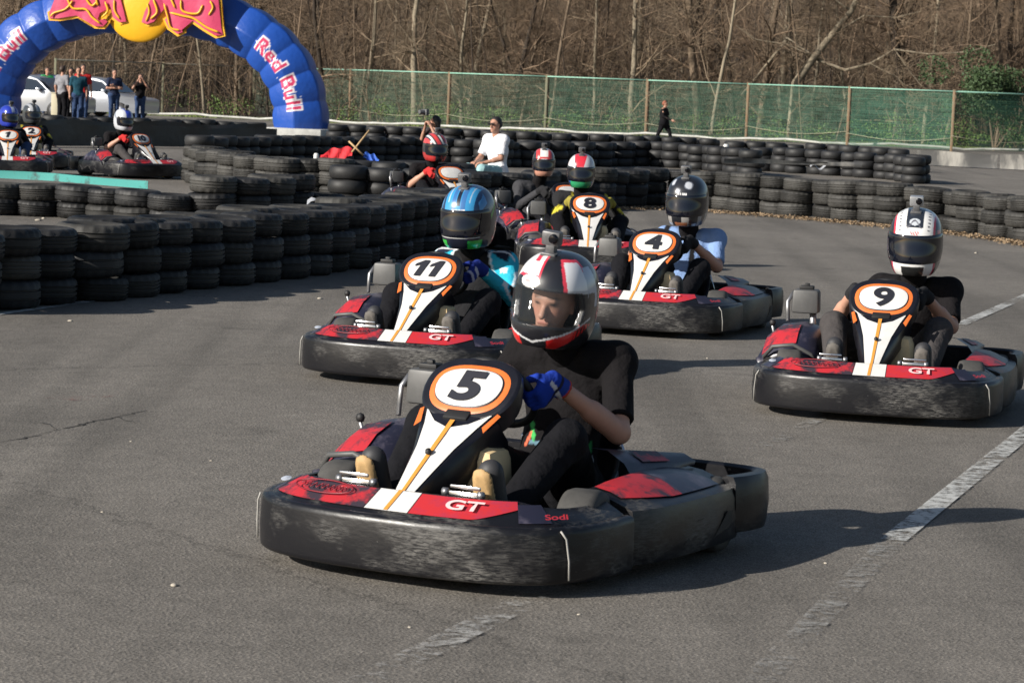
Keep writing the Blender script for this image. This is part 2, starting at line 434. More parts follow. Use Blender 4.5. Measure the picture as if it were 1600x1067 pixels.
# ------------------------------------------------------------------ bare trees
M_bark = mat('bark', (.15, .11, .075), .95, var=.35, vscale=3, bump=.8, bscale=25, bdist=.03, stretch=(1, 1, .25))
M_bark_dark = mat('dark_bark', (.045, .033, .024), .95, var=.35, vscale=3, bump=.8, bscale=25, bdist=.03, stretch=(1, 1, .25))
M_bark_pale = mat('pale_bark', (.21, .175, .125), .95, var=.4, vscale=3, bump=.5, bscale=20, bdist=.02, stretch=(1, 1, .25))
M_twig = mat('twigs', (.20, .14, .092), .95, var=.4, vscale=1.5)
M_twig_pale = mat('pale_twigs', (.20, .15, .10), .95, var=.3, vscale=1.5)
def seg_tubes(chains, n=3):
    V = []; F = []; b = 0
    for pts, rad in chains:
        P = len(pts); k = n if rad[0] < .03 else (5 if rad[0] < .09 else 9)
        for i in range(P):
            a_ = pts[max(0, i-1)]; c_ = pts[min(P-1, i+1)]; t = (c_-a_); t = t/(np.linalg.norm(t)+1e-9)
            h = np.array([1., 0, 0]) if abs(t[0]) < .7 else np.array([0, 1., 0]); u = np.cross(t, h); u /= np.linalg.norm(u); w = np.cross(t, u)
            for q in range(k):
                an = 2*PI*q/k; V.append(pts[i]+(u*math.cos(an)+w*math.sin(an))*rad[i])
        for i in range(P-1):
            for q in range(k):
                q2 = (q+1) % k; F.append((b+i*k+q, b+i*k+q2, b+(i+1)*k+q2, b+(i+1)*k+q))
        b += P*k
    return V, F
def tree_data(rs, H, r0, lean=0.05, first=1.0, nb=26, fork=False, twigs=1.0):
    """trunk chains and branch chains of a bare tree"""
    def walk(p, d, L, n, r, wob, up=.0):
        pts = [p]; dd = d.copy()
        for i in range(n):
            dd = dd+rs.normal(0, wob, 3)+np.array([0, 0, up]); dd /= np.linalg.norm(dd); pts.append(pts[-1]+dd*L/n)
        return pts, [max(.004, r*(1-.85*(i/n))) for i in range(n+1)]
    d0 = np.array([rs.normal(0, lean), rs.normal(0, lean), 1.0]); d0 /= np.linalg.norm(d0)
    tr_, rad = walk(np.array([0, 0, -.3]), d0, H, 14, r0, .05, .03); rad = [r0*(1-.75*i/14) for i in range(15)]; rad[0] *= 1.3
    trunk = [(tr_, rad)]
    if fork:
        k = rs.integers(2, 5); s, rr = walk(tr_[k], np.array([rs.normal(0, .3), rs.normal(0, .3), 1.]), H*.7, 10, rad[k]*.75, .06, .02); trunk.append((s, rr))
    br = []
    def sub(pts, rad, lvl, cnt):
        for _ in range(cnt):
            f = rs.uniform(.15, 1.0)*(len(pts)-1); i = int(f); i = min(i, len(pts)-2); p = pts[i]+(pts[i+1]-pts[i])*(f-i); t = pts[i+1]-pts[i]; t = t/np.linalg.norm(t)
            r = rad[i]*.55; v = rs.normal(0, 1, 3); v -= t*(v@t); v /= np.linalg.norm(v); d = t*rs.uniform(.4, .9)+v*.9+np.array([0, 0, .12]); d /= np.linalg.norm(d)
            L = (1.5 if lvl == 1 else .75 if lvl == 2 else .45)*rs.uniform(.6, 1.3); r = max(.008 if lvl < 3 else .006, min(r, .03 if lvl == 1 else .014))
            q, rr = walk(p, d, L, 4 if lvl == 1 else 3, r, .14); br.append((q, rr))
            if lvl < 3: sub(q, rr, lvl+1, int((4 if lvl == 1 else 3)*twigs))
    for (pts, rad) in trunk:
        for _ in range(nb if pts is tr_ else nb//2):
            f = rs.uniform(first/H, .97)*(len(pts)-1); i = min(int(f), len(pts)-2); p = pts[i]+(pts[i+1]-pts[i])*(f-i)
            az = rs.uniform(0, 2*PI); d = np.array([math.cos(az), math.sin(az), rs.uniform(.1, 1.1)]); d /= np.linalg.norm(d)
            L = rs.uniform(1.3, 3.6)*(1-.35*f/14); q, rr = walk(p, d, L, 6, min(rad[i]*.45, .06), .12, .02); br.append((q, rr)); sub(q, rr, 1, int(5*twigs))
    return trunk, br
rs = np.random.default_rng(11); variants = []
for k in range(9):
    H = rs.uniform(10, 13); r0 = [.14, .10, .18, .08, .12, .22, .07, .11, .16][k]
    t, b = tree_data(rs, H, r0, .07, .9, [22, 18, 24, 16, 20, 24, 16, 22, 20][k], k in (2, 4, 7))
    tv, tf = seg_tubes(t, 6); bv, bf = seg_tubes(b, 3)
    variants.append((fast_mesh('trunk', tv, tf, M_bark), fast_mesh('crown', bv, bf, M_twig, False)))
def place_tree(k, x, y, z, s, rz, label, group=None, bark=None):
    t = thing('bare_tree', label, 'tree', (x, y, z), rz, group); t.scale = (s, s, s)
    o = link('trunk', variants[k][0], t); c = link('crown', variants[k][1], t)
    if bark:
        o.material_slots[0].link = 'OBJECT'; o.material_slots[0].material = bark
        if bark is M_bark_pale: c.material_slots[0].link = 'OBJECT'; c.material_slots[0].material = M_twig_pale
    return t
def wood_z(p):
    dist = (p-FL).dot(fnor); return max(0, dist-35)*.13
hero = [ # px of trunk foot, metres behind the fence, variant, scale, bark, label
    (178, 5, 3, 1.0, M_bark_dark, 'slim dark tree behind the wire fence under the left half of the blue arch'),
    (318, 4, 6, 1.0, M_bark_pale, 'thin pale tree behind the wire fence just left of the arch foot'),
    (507, 6, 0, .9, M_bark_dark, 'dark trunk rising right beside the top of the arch leg'),
    (575, 5, 1, 1.0, M_bark_pale, 'pale slender tree behind the fence midway between the arch and the second rusty post'),
    (648, 3, 5, .75, M_bark_pale, 'stout pale trunk just left of the rusty post above the long haired photographer'),
    (722, 5, 4, .8, M_bark_pale, 'pale forked tree right behind the fence above the man in the white shirt'),
    (795, 5, 2, .75, M_bark_dark, 'dark forked trunk behind the fence right of the man in the white shirt'),
    (856, 4, 3, 1.1, M_bark, 'brown slim tree standing behind the pale green fence post'),
    (925, 6, 1, .9, M_bark_pale, 'pale narrow tree behind the fence left of the walking child'),
    (985, 5, 8, .9, M_bark_pale, 'thick pale trunk behind the fence just left of the walking child'),
    (1112, 3, 6, 1.2, M_bark_pale, 'thin straight white barked tree right of the walking child'),
    (1148, 7, 0, .9, M_bark_dark, 'dark upright trunk left of the big leaning tree'),
    (1400, 8, 8, .9, M_bark, 'brown trunk behind the spreading branch on the right'),
    (1445, 6, 3, 1.2, M_bark_pale, 'pale thin tree left of the evergreen bush'),
    (1590, 12, 5, .8, M_bark_dark, 'dark trunk rising behind the evergreen bush at the right edge')]
for px, d, k, s, bk, lab in hero:
    Y = at(px, 200).y; q = atY(px, 200, 1); 
    # solve for the distance behind the fence along the view ray
    r = ray(px, 200); r.z = 0; t = ((FL-Vector((0, 0, 0))).dot(fnor)+d)/r.dot(fnor); p = r*t
    place_tree(k, p.x, p.y, wood_z(p), s, random.uniform(0, 6.28), lab, None, bk)
# big leaning tree with the long side branch
t = thing('leaning_tree', 'large leaning tree with a long pale branch reaching right above the green fence', 'tree', (0, 0, 0))
def skyp(px, py, Y): return atY(px, py, Y)
LY = at(1250, 220).y+3.0
def px_chain(pts, r0, r1, Y=None):
    P = [np.array(skyp(x, y, (Y or LY)+dy)) for x, y, dy in pts]; n = len(P); return (P, [r0+(r1-r0)*i/(n-1) for i in range(n)])
trunk = [px_chain([(1232, 240, 0), (1243, 130, 0), (1272, 90, .2), (1300, 55, .3), (1330, 18, .2), (1352, -30, 0), (1370, -90, 0)], .19, .09)]
limbs = [px_chain([(1160, 150, .5), (1230, 60, .4), (1280, 95, .3), (1320, 110, 0), (1360, 100, -.4), (1398, 78, -.6), (1450, 85, -.8), (1510, 82, -1), (1555, 70, -1.2)], .09, .02),
         px_chain([(1398, 78, -.6), (1420, 110, -.8), (1440, 135, -1), (1470, 150, -1.1)], .03, .01), px_chain([(1300, 55, .3), (1350, 25, 0), (1400, 28, -.3), (1440, 18, -.5)], .04, .015),
         px_chain([(1272, 90, .2), (1230, 70, 0), (1180, 62, .2), (1150, 40, .2)], .05, .015), px_chain([(1360, 100, -.4), (1400, 120, -.8), (1430, 150, -1)], .03, .01), px_chain([(1330, 18, .2), (1290, -10, 0), (1230, -20, .3)], .05, .02),
         px_chain([(1450, 85, -.8), (1490, 110, -1), (1530, 125, -1.2)], .02, .008)]
rs = np.random.default_rng(5); tw = []
for pts, rad in limbs+trunk:
    for _ in range(26):
        i = rs.integers(0, len(pts)-1); p = pts[i]+(pts[i+1]-pts[i])*rs.uniform(); d = rs.normal(0, 1, 3); d /= np.linalg.norm(d); L = rs.uniform(.5, 1.5)
        q = [p]; 
        for _k in range(4): d = d+rs.normal(0, .25, 3); d /= np.linalg.norm(d); q.append(q[-1]+d*L/4)
        tw.append((q, [.016, .013, .01, .008, .005]))
        for _k in range(3):
            d2 = d+rs.normal(0, .8, 3); d2 /= np.linalg.norm(d2); tw.append(([q[2], q[2]+d2*.3, q[2]+d2*.5+rs.normal(0, .1, 3)], [.009, .007, .005]))
v, f = seg_tubes(trunk, 8); link('trunk', fast_mesh('trunk', v, f, M_bark_pale), t)
for lb in limbs:
    v, f = seg_tubes([lb], 6); link('limb', fast_mesh('limb', v, f, M_bark_pale), t)
v, f = seg_tubes(tw, 3); link('twigs', fast_mesh('twigs', v, f, M_twig_pale, False), t)
# the wood behind: countable near trunks, then a dense mass
random.seed(8); n = 0
for row in range(9):
    d = 7+row*4.2; cnt = 17+row
    for j in range(cnt):
        s = -8+(j+random.uniform(.1, .9))*(62+row*4)/cnt; p = FL+fdir*(s-row*1.2)+fnor*(d+random.uniform(-1.6, 1.6))
        k = random.choice([0, 1, 2, 3, 4, 5, 6, 7, 8, 3, 1, 6]); bk = random.choice([M_bark, M_bark_dark, M_bark_dark, M_bark, M_bark_pale])
        place_tree(k, p.x, p.y, wood_z(p), random.uniform(.75, 1.15), random.uniform(0, 6.28), {M_bark: 'brown barked bare tree among many others deep in the wood', M_bark_dark: 'dark barked bare tree among many others deep in the wood', M_bark_pale: 'pale barked bare tree among many others deep in the wood'}[bk], 'bare trees of the wood', bk)
# thicket mass: stems and brush on the bank
rs = np.random.default_rng(3); ch = []
def brush(x, y, z, hmax, nn):
    for _ in range(nn):
        p = np.array([x, y, z])+rs.normal(0, .5, 3)*[1, 1, 0]; d = np.array([rs.normal(0, .35), rs.normal(0, .35), 1.0]); L = rs.uniform(.4, 1)*hmax; q = [p]
        for _k in range(4): d = d+rs.normal(0, .2, 3); d /= np.linalg.norm(d); q.append(q[-1]+d*L/4)
        ch.append((q, [.022, .018, .014, .01, .006]))
        for _k in range(7):
            b_ = q[rs.integers(1, 4)]; d2 = d+rs.normal(0, .7, 3); d2 /= np.linalg.norm(d2); m_ = b_+d2*rs.uniform(.3, .6)*L*.5; ch.append(([b_, m_, m_+d2*.3*L*.5+rs.normal(0, .12, 3)], [.011, .008, .005]))
for i in range(330):
    s = rs.uniform(-12, 58); d = rs.uniform(1.5, 16); p = FL+fdir*s+fnor*d; brush(p.x, p.y, 0, rs.uniform(1.2, 4.0), 3)
for i in range(600):
    d = rs.uniform(36, 62); s = rs.uniform(-22, 64); p = FL+fdir*s+fnor*d; brush(p.x, p.y, (d-35)*.13, rs.uniform(5, 11), 3)
M_twig_dark = mat('dark_brushwood', (.04, .028, .02), .95, var=.4, vscale=1.5)
for i in range(520):
    d_ = rs.uniform(1.5, 42); s_ = rs.uniform(-16, 62); p = FL+fdir*s_+fnor*d_; q = [np.array([p.x, p.y, wood_z(p)])]; dd = np.array([rs.normal(0, .10), rs.normal(0, .1), 1.0]); L_ = rs.uniform(5, 10); r_ = rs.uniform(.018, .05)
    for _k in range(7): dd = dd+rs.normal(0, .045, 3); dd /= np.linalg.norm(dd); q.append(q[-1]+dd*L_/7)
    ch.append((q, [r_*(1-.1*j) for j in range(8)]))
    for _k in range(9):
        b_ = q[rs.integers(1, 7)]; d2 = rs.normal(0, 1, 3)*[1, 1, .5]+[0, 0, .5]; d2 /= np.linalg.norm(d2); m_ = b_+d2*rs.uniform(.4, 1.0); ch.append(([b_, m_, m_+d2*.5+rs.normal(0, .15, 3)], [.012, .009, .005]))
v, f = seg_tubes(ch, 3); o = link('thicket', fast_mesh('thicket', v, f, M_twig, False)); o.data.materials.append(M_twig_dark)
mi = np.repeat((rs.random(len(ch)) < .55).astype(np.int32), [(len(c[0])-1)*(3 if c[1][0] < .03 else 5) for c in ch]); o.data.polygons.foreach_set('material_index', mi); put(o, 'tangle of bare brushwood and thin stems filling the wood behind the fence', 'thicket', None, 'stuff')
# green undergrowth and litter grass
M_leaf = mat('young_leaves', (.10, .16, .035), .7, var=.5, vscale=2); M_evg = mat('evergreen_leaves', (.035, .065, .02), .7, var=.5, vscale=3)
def leaf_cloud(name, centers, n, size, m, parent=None):
    V = []; F = []
    for c, r, k in centers:
        P = rs.normal(0, 1, (k, 3)); P /= np.linalg.norm(P, axis=1)[:, None]; P = P*(rs.uniform(.3, 1, (k, 1))**.5)*np.array(r)+np.array(c); P[:, 2] = np.maximum(P[:, 2], .03)
        for p in P:
            a_ = rs.normal(0, 1, 3); a_ /= np.linalg.norm(a_); b_ = np.cross(a_, rs.normal(0, 1, 3)); b_ /= np.linalg.norm(b_); s = size*rs.uniform(.6, 1.4); i = len(V)
            V += [p-a_*s, p+b_*s*.5, p+a_*s, p-b_*s*.5]; F.append((i, i+1, i+2, i+3))
    return link(name, fast_mesh(name, V, F, m, False), parent)
cs = []
for i in range(190):
    s = rs.uniform(10, 60) if i % 3 else rs.uniform(-8, 58); d = rs.uniform(.6, 9); p = FL+fdir*s+fnor*d; cs.append(((p.x, p.y, rs.uniform(.1, .7)), (rs.uniform(.4, .9), .5, rs.uniform(.25, .7)), 130))
put(leaf_cloud('undergrowth', cs, 0, .045, M_leaf), 'fresh green undergrowth of nettles and saplings behind the net fence', 'undergrowth', None, 'stuff')
p = at(1560, 238)+fnor*2.5; bush = thing('evergreen_bush', 'dark green evergreen bush rising above the fence at the right edge', 'bush', (0, 0, 0))
bc = [((p.x+rs.normal(0, .9), p.y+rs.normal(0, .6), rs.uniform(.3, 3.4)), (.75, .6, .6), 420) for _ in range(22)]
leaf_cloud('foliage', bc, 0, .06, M_evg, bush)
stc = [([np.array([p.x, p.y, 0]), np.array([p.x+rs.normal(0, .5), p.y, 1.5]), np.array([p.x+rs.normal(0, .9), p.y, 3.2])], [.06, .04, .015]) for _ in range(5)]
v, f = seg_tubes(stc, 5); link('stem', fast_mesh('stem', v, f, M_bark), bush)
# grass tufts along the fence foot
V = []; F = []
for i in range(15000):
    s = rs.uniform(-8, 58); w = -rs.uniform(-.3, 2.4)*(.45+.55*s/58); p = FL+fdir*s+fnor*w
    h = rs.uniform(.04, .12); a_ = rs.uniform(0, 6.28); dx, dy = math.cos(a_)*.03, math.sin(a_)*.03; i0 = len(V)
    V += [(p.x-dx, p.y-dy, 0), (p.x+dx, p.y+dy, 0), (p.x+rs.normal(0, .03), p.y+rs.normal(0, .03), h)]; F.append((i0, i0+1, i0+2))
M_grass = mat('grass', (.13, .17, .04), .8, var=.4, vscale=2)
put(link('grass', fast_mesh('grass', V, F, M_grass, False)), 'short green grass along the foot of the fence', 'grass', None, 'stuff')
# ------------------------------------------------------------------ tyres
M_tyre = mat('tyre_rubber', (.012, .012, .0125), .58, spec=.4, var=.45, vscale=2.5, bump=.25, bscale=70, bdist=.003)
M_tyre_dusty = mat('dusty_tyre_rubber', (.026, .025, .023), .66, spec=.4, var=.5, vscale=3, bump=.25, bscale=70, bdist=.003)
for _m in (M_tyre, M_tyre_dusty):
    nt = _m.node_tree; b_ = nt.nodes['Principled BSDF']; src_ = b_.inputs['Base Color'].links[0].from_socket
    oi = nt.nodes.new('ShaderNodeObjectInfo'); mr = nt.nodes.new('ShaderNodeMapRange'); mr.inputs[3].default_value = .55; mr.inputs[4].default_value = 1.9; nt.links.new(oi.outputs['Random'], mr.inputs[0])
    hs = nt.nodes.new('ShaderNodeHueSaturation'); nt.links.new(mr.outputs[0], hs.inputs['Value']); nt.links.new(src_, hs.inputs['Color']); nt.links.new(hs.outputs[0], b_.inputs['Base Color'])
def tyre_mesh(kind):
    R, Wd, br = [(.262, .092, .165), (.255, .088, .16), (.268, .095, .17)][kind]
    g = .011; w = .0055; z = lambda f: f*Wd
    prof = [(br, z(.62)), (br+.012, z(.8)), (br+.04, z(.96)), (R-.045, z(1.0)), (R-.022, z(.93)), (R-.006, z(.80)), (R, z(.62))]
    gs = [(.36, 0, -.36), (.42, .14, -.14, -.42), (.3, -.3)][kind]
    for c in gs: prof += [(R+.002, z(c)+w*1.4), (R-g, z(c)+w), (R-g, z(c)-w), (R+.002, z(c)-w*1.4)]
    prof += [(R, z(-.62)), (R-.006, z(-.80)), (R-.022, z(-.93)), (R-.045, z(-1.0)), (br+.04, z(-.96)), (br+.012, z(-.8)), (br, z(-.62)),
             (br+.008, z(-.6)), (br+.05, z(-.75)), (R-.03, z(-.7)), (R-.018, 0), (R-.03, z(.7)), (br+.05, z(.75)), (br+.008, z(.6))]
    prof = prof[::-1]; n = 64; mb = MB().lathe(prof, n, closed=True); P = len(prof)
    V = []
    for i, v in enumerate(mb.v):
        k = i//P; r, h = prof[i % P]
        if abs(h) > z(.58) and r > R-.03 and k % 3 == kind % 3: f = (r-.013)/r; v = (v[0]*f, v[1]*f, v[2])
        V.append(v)
    mb.v = V; return mb.mesh('tyre', [M_tyre], smooth='auto')
TM = [tyre_mesh(k) for k in range(3)]
TM2 = [m.copy() for m in TM]
for m in TM2: m.materials[0] = M_tyre_dusty
TH = .186
ORD = ['first', 'second', 'third', 'fourth', 'fifth', 'sixth', 'seventh', 'eighth', 'ninth', 'tenth', 'eleventh', 'twelfth', 'thirteenth', 'fourteenth', 'fifteenth', 'sixteenth', 'seventeenth', 'eighteenth', 'nineteenth', 'twentieth',
       'twenty-first', 'twenty-second', 'twenty-third', 'twenty-fourth', 'twenty-fifth', 'twenty-sixth', 'twenty-seventh', 'twenty-eighth', 'twenty-ninth', 'thirtieth', 'thirty-first', 'thirty-second', 'thirty-third', 'thirty-fourth', 'thirty-fifth', 'thirty-sixth']
random.seed(21)
ONE_BY_ONE = 0; REST = []
def resample(pts, step):
    out = [pts[0]]; acc = 0; need = step
    for i in range(len(pts)-1):
        a, b = pts[i], pts[i+1]; L = (b-a).length; pos = 0
        while L-pos >= need: pos += need; out.append(a+(b-a)*(pos/L)); need = step
        need -= L-pos
    return out
def wall(pix, high, where, group, step=.53, zig=0, back=0, dusty=False, scale=1.0, offs=None):
    """a row of tyre stacks whose feet run through the pixels pix"""
    global ONE_BY_ONE
    P = resample([at(x, y) for x, y in pix], step)
    for i, p in enumerate(P):
        t = (P[min(i+1, len(P)-1)]-P[max(0, i-1)]).normalized(); nrm = Vector((-t.y, t.x, 0))
        if nrm.y < 0: nrm = -nrm
        q = p+nrm*(.26*0+zig*(i % 2)+back); q.y += .25
        H = high[i % len(high)] if isinstance(high, (list, tuple)) else high
        z = 0
        for k in range(H):
            v = random.randrange(3); s = scale*random.uniform(.95, 1.06); h = [.184, .176, .19][v]*s
            loc = (q.x+random.gauss(0, .020), q.y+random.gauss(0, .018), z+h/2); rot = (random.gauss(0, .022), random.gauss(0, .022), random.uniform(0, 6))
            z += h+.001
            M = (TM2 if dusty or random.random() < .25 else TM)[v]
            if ONE_BY_ONE < 300:
                lev = {0: 'bottom', 1: 'second', 2: 'third', 3: 'fourth'}[k]
                if k == H-1: lev = 'top'
                elif H == 3 and k == 1: lev = 'middle'
                o = link('tyre', M); o.location = loc; o.rotation_euler = rot; o.scale = (s*random.uniform(.98, 1.03), s, s)
                put(o, f'{lev} tyre, {ORD[i]} stack from the left, {where}', 'tyre', group); ONE_BY_ONE += 1
            else: REST.append((M, loc, rot, s))
    return P
G = 'tyres of the crash barriers'
wall([(-75, 492), (44, 478), (133, 472), (210, 462), (273, 455), (338, 447), (403, 440), (462, 432), (512, 424), (560, 414), (625, 400), (690, 388), (735, 376)], 3, 'shaded front row of the near wall', G, .53)
wall([(-80, 335), (33, 338), (98, 341), (168, 347), (238, 354), (305, 357), (375, 357), (450, 352), (520, 352)], [2, 2, 2, 2, 2, 2, 2, 3, 3, 3, 3, 2, 2], 'sunlit row beyond the near wall', G, .50)
wall([(735, 338), (800, 335), (850, 331), (905, 327), (960, 327), (1033, 320), (1080, 322)], 3, 'wall behind kart 8', G, .50, zig=.14)
wall([(1098, 326), (1145, 330), (1205, 335), (1260, 339), (1310, 343), (1360, 348), (1410, 352), (1460, 358), (1515, 364), (1570, 372), (1640, 384)], 3, 'right row along the track', G, .47, zig=.14, dusty=True)
wall([(150, 459), (215, 451), (280, 443), (340, 436), (400, 428), (450, 421), (505, 412), (560, 400), (620, 386), (690, 370)], 3, 'back row of the near wall', G, .53, back=0)
wall([(303, 284), (322, 290), (345, 296), (380, 303), (430, 308), (500, 311), (560, 312), (620, 314), (700, 316), (735, 316)], 3, 'island wall under the flags', G, .40, zig=.16, dusty=True)
wall([(540, 326), (600, 328), (690, 330), (740, 333)], 3, 'short row before the island wall', G, .5)
wall([(780, 262), (900, 262), (1000, 260), (1040, 262), (1090, 266), (1140, 271), (1180, 276)], 3, 'middle wall beside the child', G, .5, zig=.12)
wall([(310, 262), (420, 258), (540, 256), (650, 256), (700, 258), (780, 262)], 3, 'row behind the island wall', G, .5)
wall([(1190, 268), (1300, 275), (1400, 282), (1432, 288)], 3, 'far end of the middle wall', G, .5, zig=.15)
wall([(1150, 256), (1300, 262), (1425, 270)], 3, 'back of the middle wall', G, .5, zig=.1)
wall([(525, 228), (640, 233), (800, 240), (1000, 246), (1120, 250)], 3, 'far wall', G, .5, zig=.2)
wall([(530, 216), (620, 218), (800, 226), (1000, 234), (1130, 240)], 2, 'farthest wall', G, .5, zig=.2)
wall([(-30, 217), (100, 219), (250, 222), (405, 225)], 3, 'left far wall', G, .5, zig=.1)
wall([(-30, 206), (200, 210), (400, 214)], 2, 'left farthest wall', G, .5)
VV = []; FF = []; base = 0; cache = {}
small = []
for k in range(3):
    R, Wd, br = [(.262, .092, .165), (.255, .088, .16), (.268, .095, .17)][k]
    mb = MB().lathe([(br, Wd*.7), (R-.045, Wd), (R-.01, Wd*.75), (R, 0), (R-.01, -Wd*.75), (R-.045, -Wd), (br, -Wd*.7), (R-.03, -Wd*.5), (R-.03, Wd*.5)][::-1], 20, closed=True); small.append(mb)
for M, loc, rot, s in REST:
    k = (TM.index(M) if M in TM else TM2.index(M)); mb = small[k]
    A = np.array(mb.v)*s; c_, s_ = math.cos(rot[2]), math.sin(rot[2]); A = A @ np.array([[c_, s_, 0], [-s_, c_, 0], [0, 0, 1]])+np.array(loc)
    VV.append(A); FF.append(np.array(mb.f)+base); base += len(A)
if REST:
    put(link('far_tyres', fast_mesh('far_tyres', np.concatenate(VV), np.concatenate(FF), M_tyre)), 'mass of black tyre stacks in the far barriers in front of the fence', 'tyres', None, 'stuff')

# conveyor belts screwed to the walls
M_belt = mat('black_belt', (.02, .02, .021), .42, var=.5, vscale=1.6, bump=.35, bscale=1.5, bdist=.12)
M_teal = mat('teal_paint_belt', (.045, .27, .25), .65, vscale=5, col2=(.04, .09, .09), thr=(.54, .66))
M_grey_belt = mat('worn_grey_belt', (.06, .06, .06), .38, col2=(.24, .23, .21), vscale=1.4, thr=(.45, .62), stretch=(1, 1, .35))
def belt(pix, z0, z1, m, label, name='belt_barrier', wav=.03, th=.015, dy=0, cat='belt barrier'):
    P = resample([at(x, y) for x, y in pix], .35); rows = []; th_rows = []
    for i, p in enumerate(P):
        w = wav*math.sin(i*1.3)+wav*.6*math.sin(i*.47); dz = wav*.6*math.sin(i*.8)
        rows.append([(p.x, p.y+dy+w, z0), (p.x, p.y+dy+w*1.2, (z0+z1)/2), (p.x, p.y+dy+w*.3, z1+dz), (p.x, p.y+dy+w*.3+th, z1+dz), (p.x, p.y+dy+w+th, z0)])
    o = MB().grid(rows, closed=True).obj(name, m, recalc=True, smooth='auto'); return put(o, label, cat)
belt([(-60, 327), (60, 333), (150, 342), (225, 349)], .36, .45, M_teal, 'turquoise painted rubber belt along the top of the sunlit tyre row on the left', wav=.008, dy=.62)
belt([(-60, 229), (100, 230), (250, 231), (330, 232), (440, 234)], 0.03, .48, M_belt, 'long black rubber belt covering the barrier behind kart 10', dy=-.2)
belt([(-60, 221), (100, 222), (250, 224), (420, 228)], .25, .50, M_belt, 'black rubber belt on the second barrier below the spectators on the left', dy=.4, wav=.06)
belt([(1432, 258), (1500, 262), (1560, 265)], .02, .40, M_grey_belt, 'worn shiny grey rubber belt barrier at the right below the grass', wav=.04)
belt([(1562, 265), (1620, 268), (1700, 272)], .02, .40, M_grey_belt, 'grey rubber belt barrier cut by the right edge of the photo', wav=.04)
belt([(1130, 283), (1200, 284), (1300, 287), (1370, 290)], .36, .44, M_grey_belt, 'worn rubber strip lying along the middle tyre wall left of the grey barrier', wav=.03)
# leaf litter blown against the right wall, pebbles
rs = np.random.default_rng(9); V = []; F = []
PL = [at(x, y) for x, y in [(960, 328), (1033, 326), (1145, 334), (1260, 343), (1360, 352), (1460, 362), (1570, 377), (1640, 390)]]
for i in range(5200):
    k = rs.integers(0, len(PL)-1); p = PL[k].lerp(PL[k+1], rs.uniform()); d = abs(rs.normal(0, .22)); x, y = p.x-d*.25+rs.normal(0, .1), p.y+.12-d*1.2
    s = rs.uniform(.012, .03); a_ = rs.uniform(0, 6.28); z = rs.uniform(.005, .03); i0 = len(V); c_, s_ = math.cos(a_)*s, math.sin(a_)*s
    V += [(x-c_, y-s_, z), (x+s_*.6, y-c_*.6, z+rs.uniform(-.004, .02)), (x+c_, y+s_, z+rs.uniform(0, .02)), (x-s_*.6, y+c_*.6, z)]; F.append((i0, i0+1, i0+2, i0+3))
M_dead = mat('dead_leaves', (.26, .18, .105), .9, var=.5, vscale=30)
put(link('dead_leaves', fast_mesh('dead_leaves', V, F, M_dead, False)), 'dry brown leaves and grit blown against the foot of the right tyre wall', 'leaves', None, 'stuff')
mb = MB()
for x, y, s in [(60, 345, .05), (68, 342, .04), (130, 352, .05), (200, 356, .05), (110, 502, .025), (500, 467, .03), (1525, 396, .035), (272, 915, .022), (205, 690, .012), (640, 980, .01), (1105, 560, .012), (160, 800, .01), (330, 720, .01), (1290, 880, .012), (1330, 520, .02), (905, 960, .01)]:
    p = at(x, y); mb.lathe([(0, s*.5), (s*.5, s*.42), (s*.85, s*.15), (s*.7, 0)], 7, Matrix.Translation(p) @ Matrix.Rotation(x, 4, 'Z') @ Matrix.Diagonal((1, .7, .8, 1)))
put(mb.obj('pebbles', mat('pebble', (.40, .36, .30), .9, var=.3)), 'scattered small stones and bits lying on the asphalt', 'stones', None, 'stuff')
# ------------------------------------------------------------------ kart
def text_mesh(s, size, off=0.0, shear=0.0, m=None, name='lettering', space=1.0, ext=0.0, xs=1.0):
    c = bpy.data.curves.new(name, 'FONT'); c.body = s; c.size = size; c.offset = off; c.shear = shear; c.align_x = 'CENTER'; c.align_y = 'CENTER'; c.space_character = space; c.extrude = ext
    c.resolution_u = 6; o = bpy.data.objects.new(name, c); COL.objects.link(o); bpy.context.view_layer.update()
    me = bpy.data.meshes.new_from_object(o.evaluated_get(bpy.context.evaluated_depsgraph_get())); bpy.data.objects.remove(o); bpy.data.curves.remove(c)
    V = verts(me); mid = (V.max(0)+V.min(0))/2; V -= [mid[0], mid[1], 0]; V[:, 0] *= xs; me.vertices.foreach_set('co', V.ravel()); me.name = name
    me.materials.clear()
    if m: me.materials.append(m)
    return me
M_plastic = mat('scuffed_black_plastic', (.006, .006, .0075), .38, spec=.4, bump=.12, bscale=22, bdist=.008, stretch=(1, 1, 2.2))
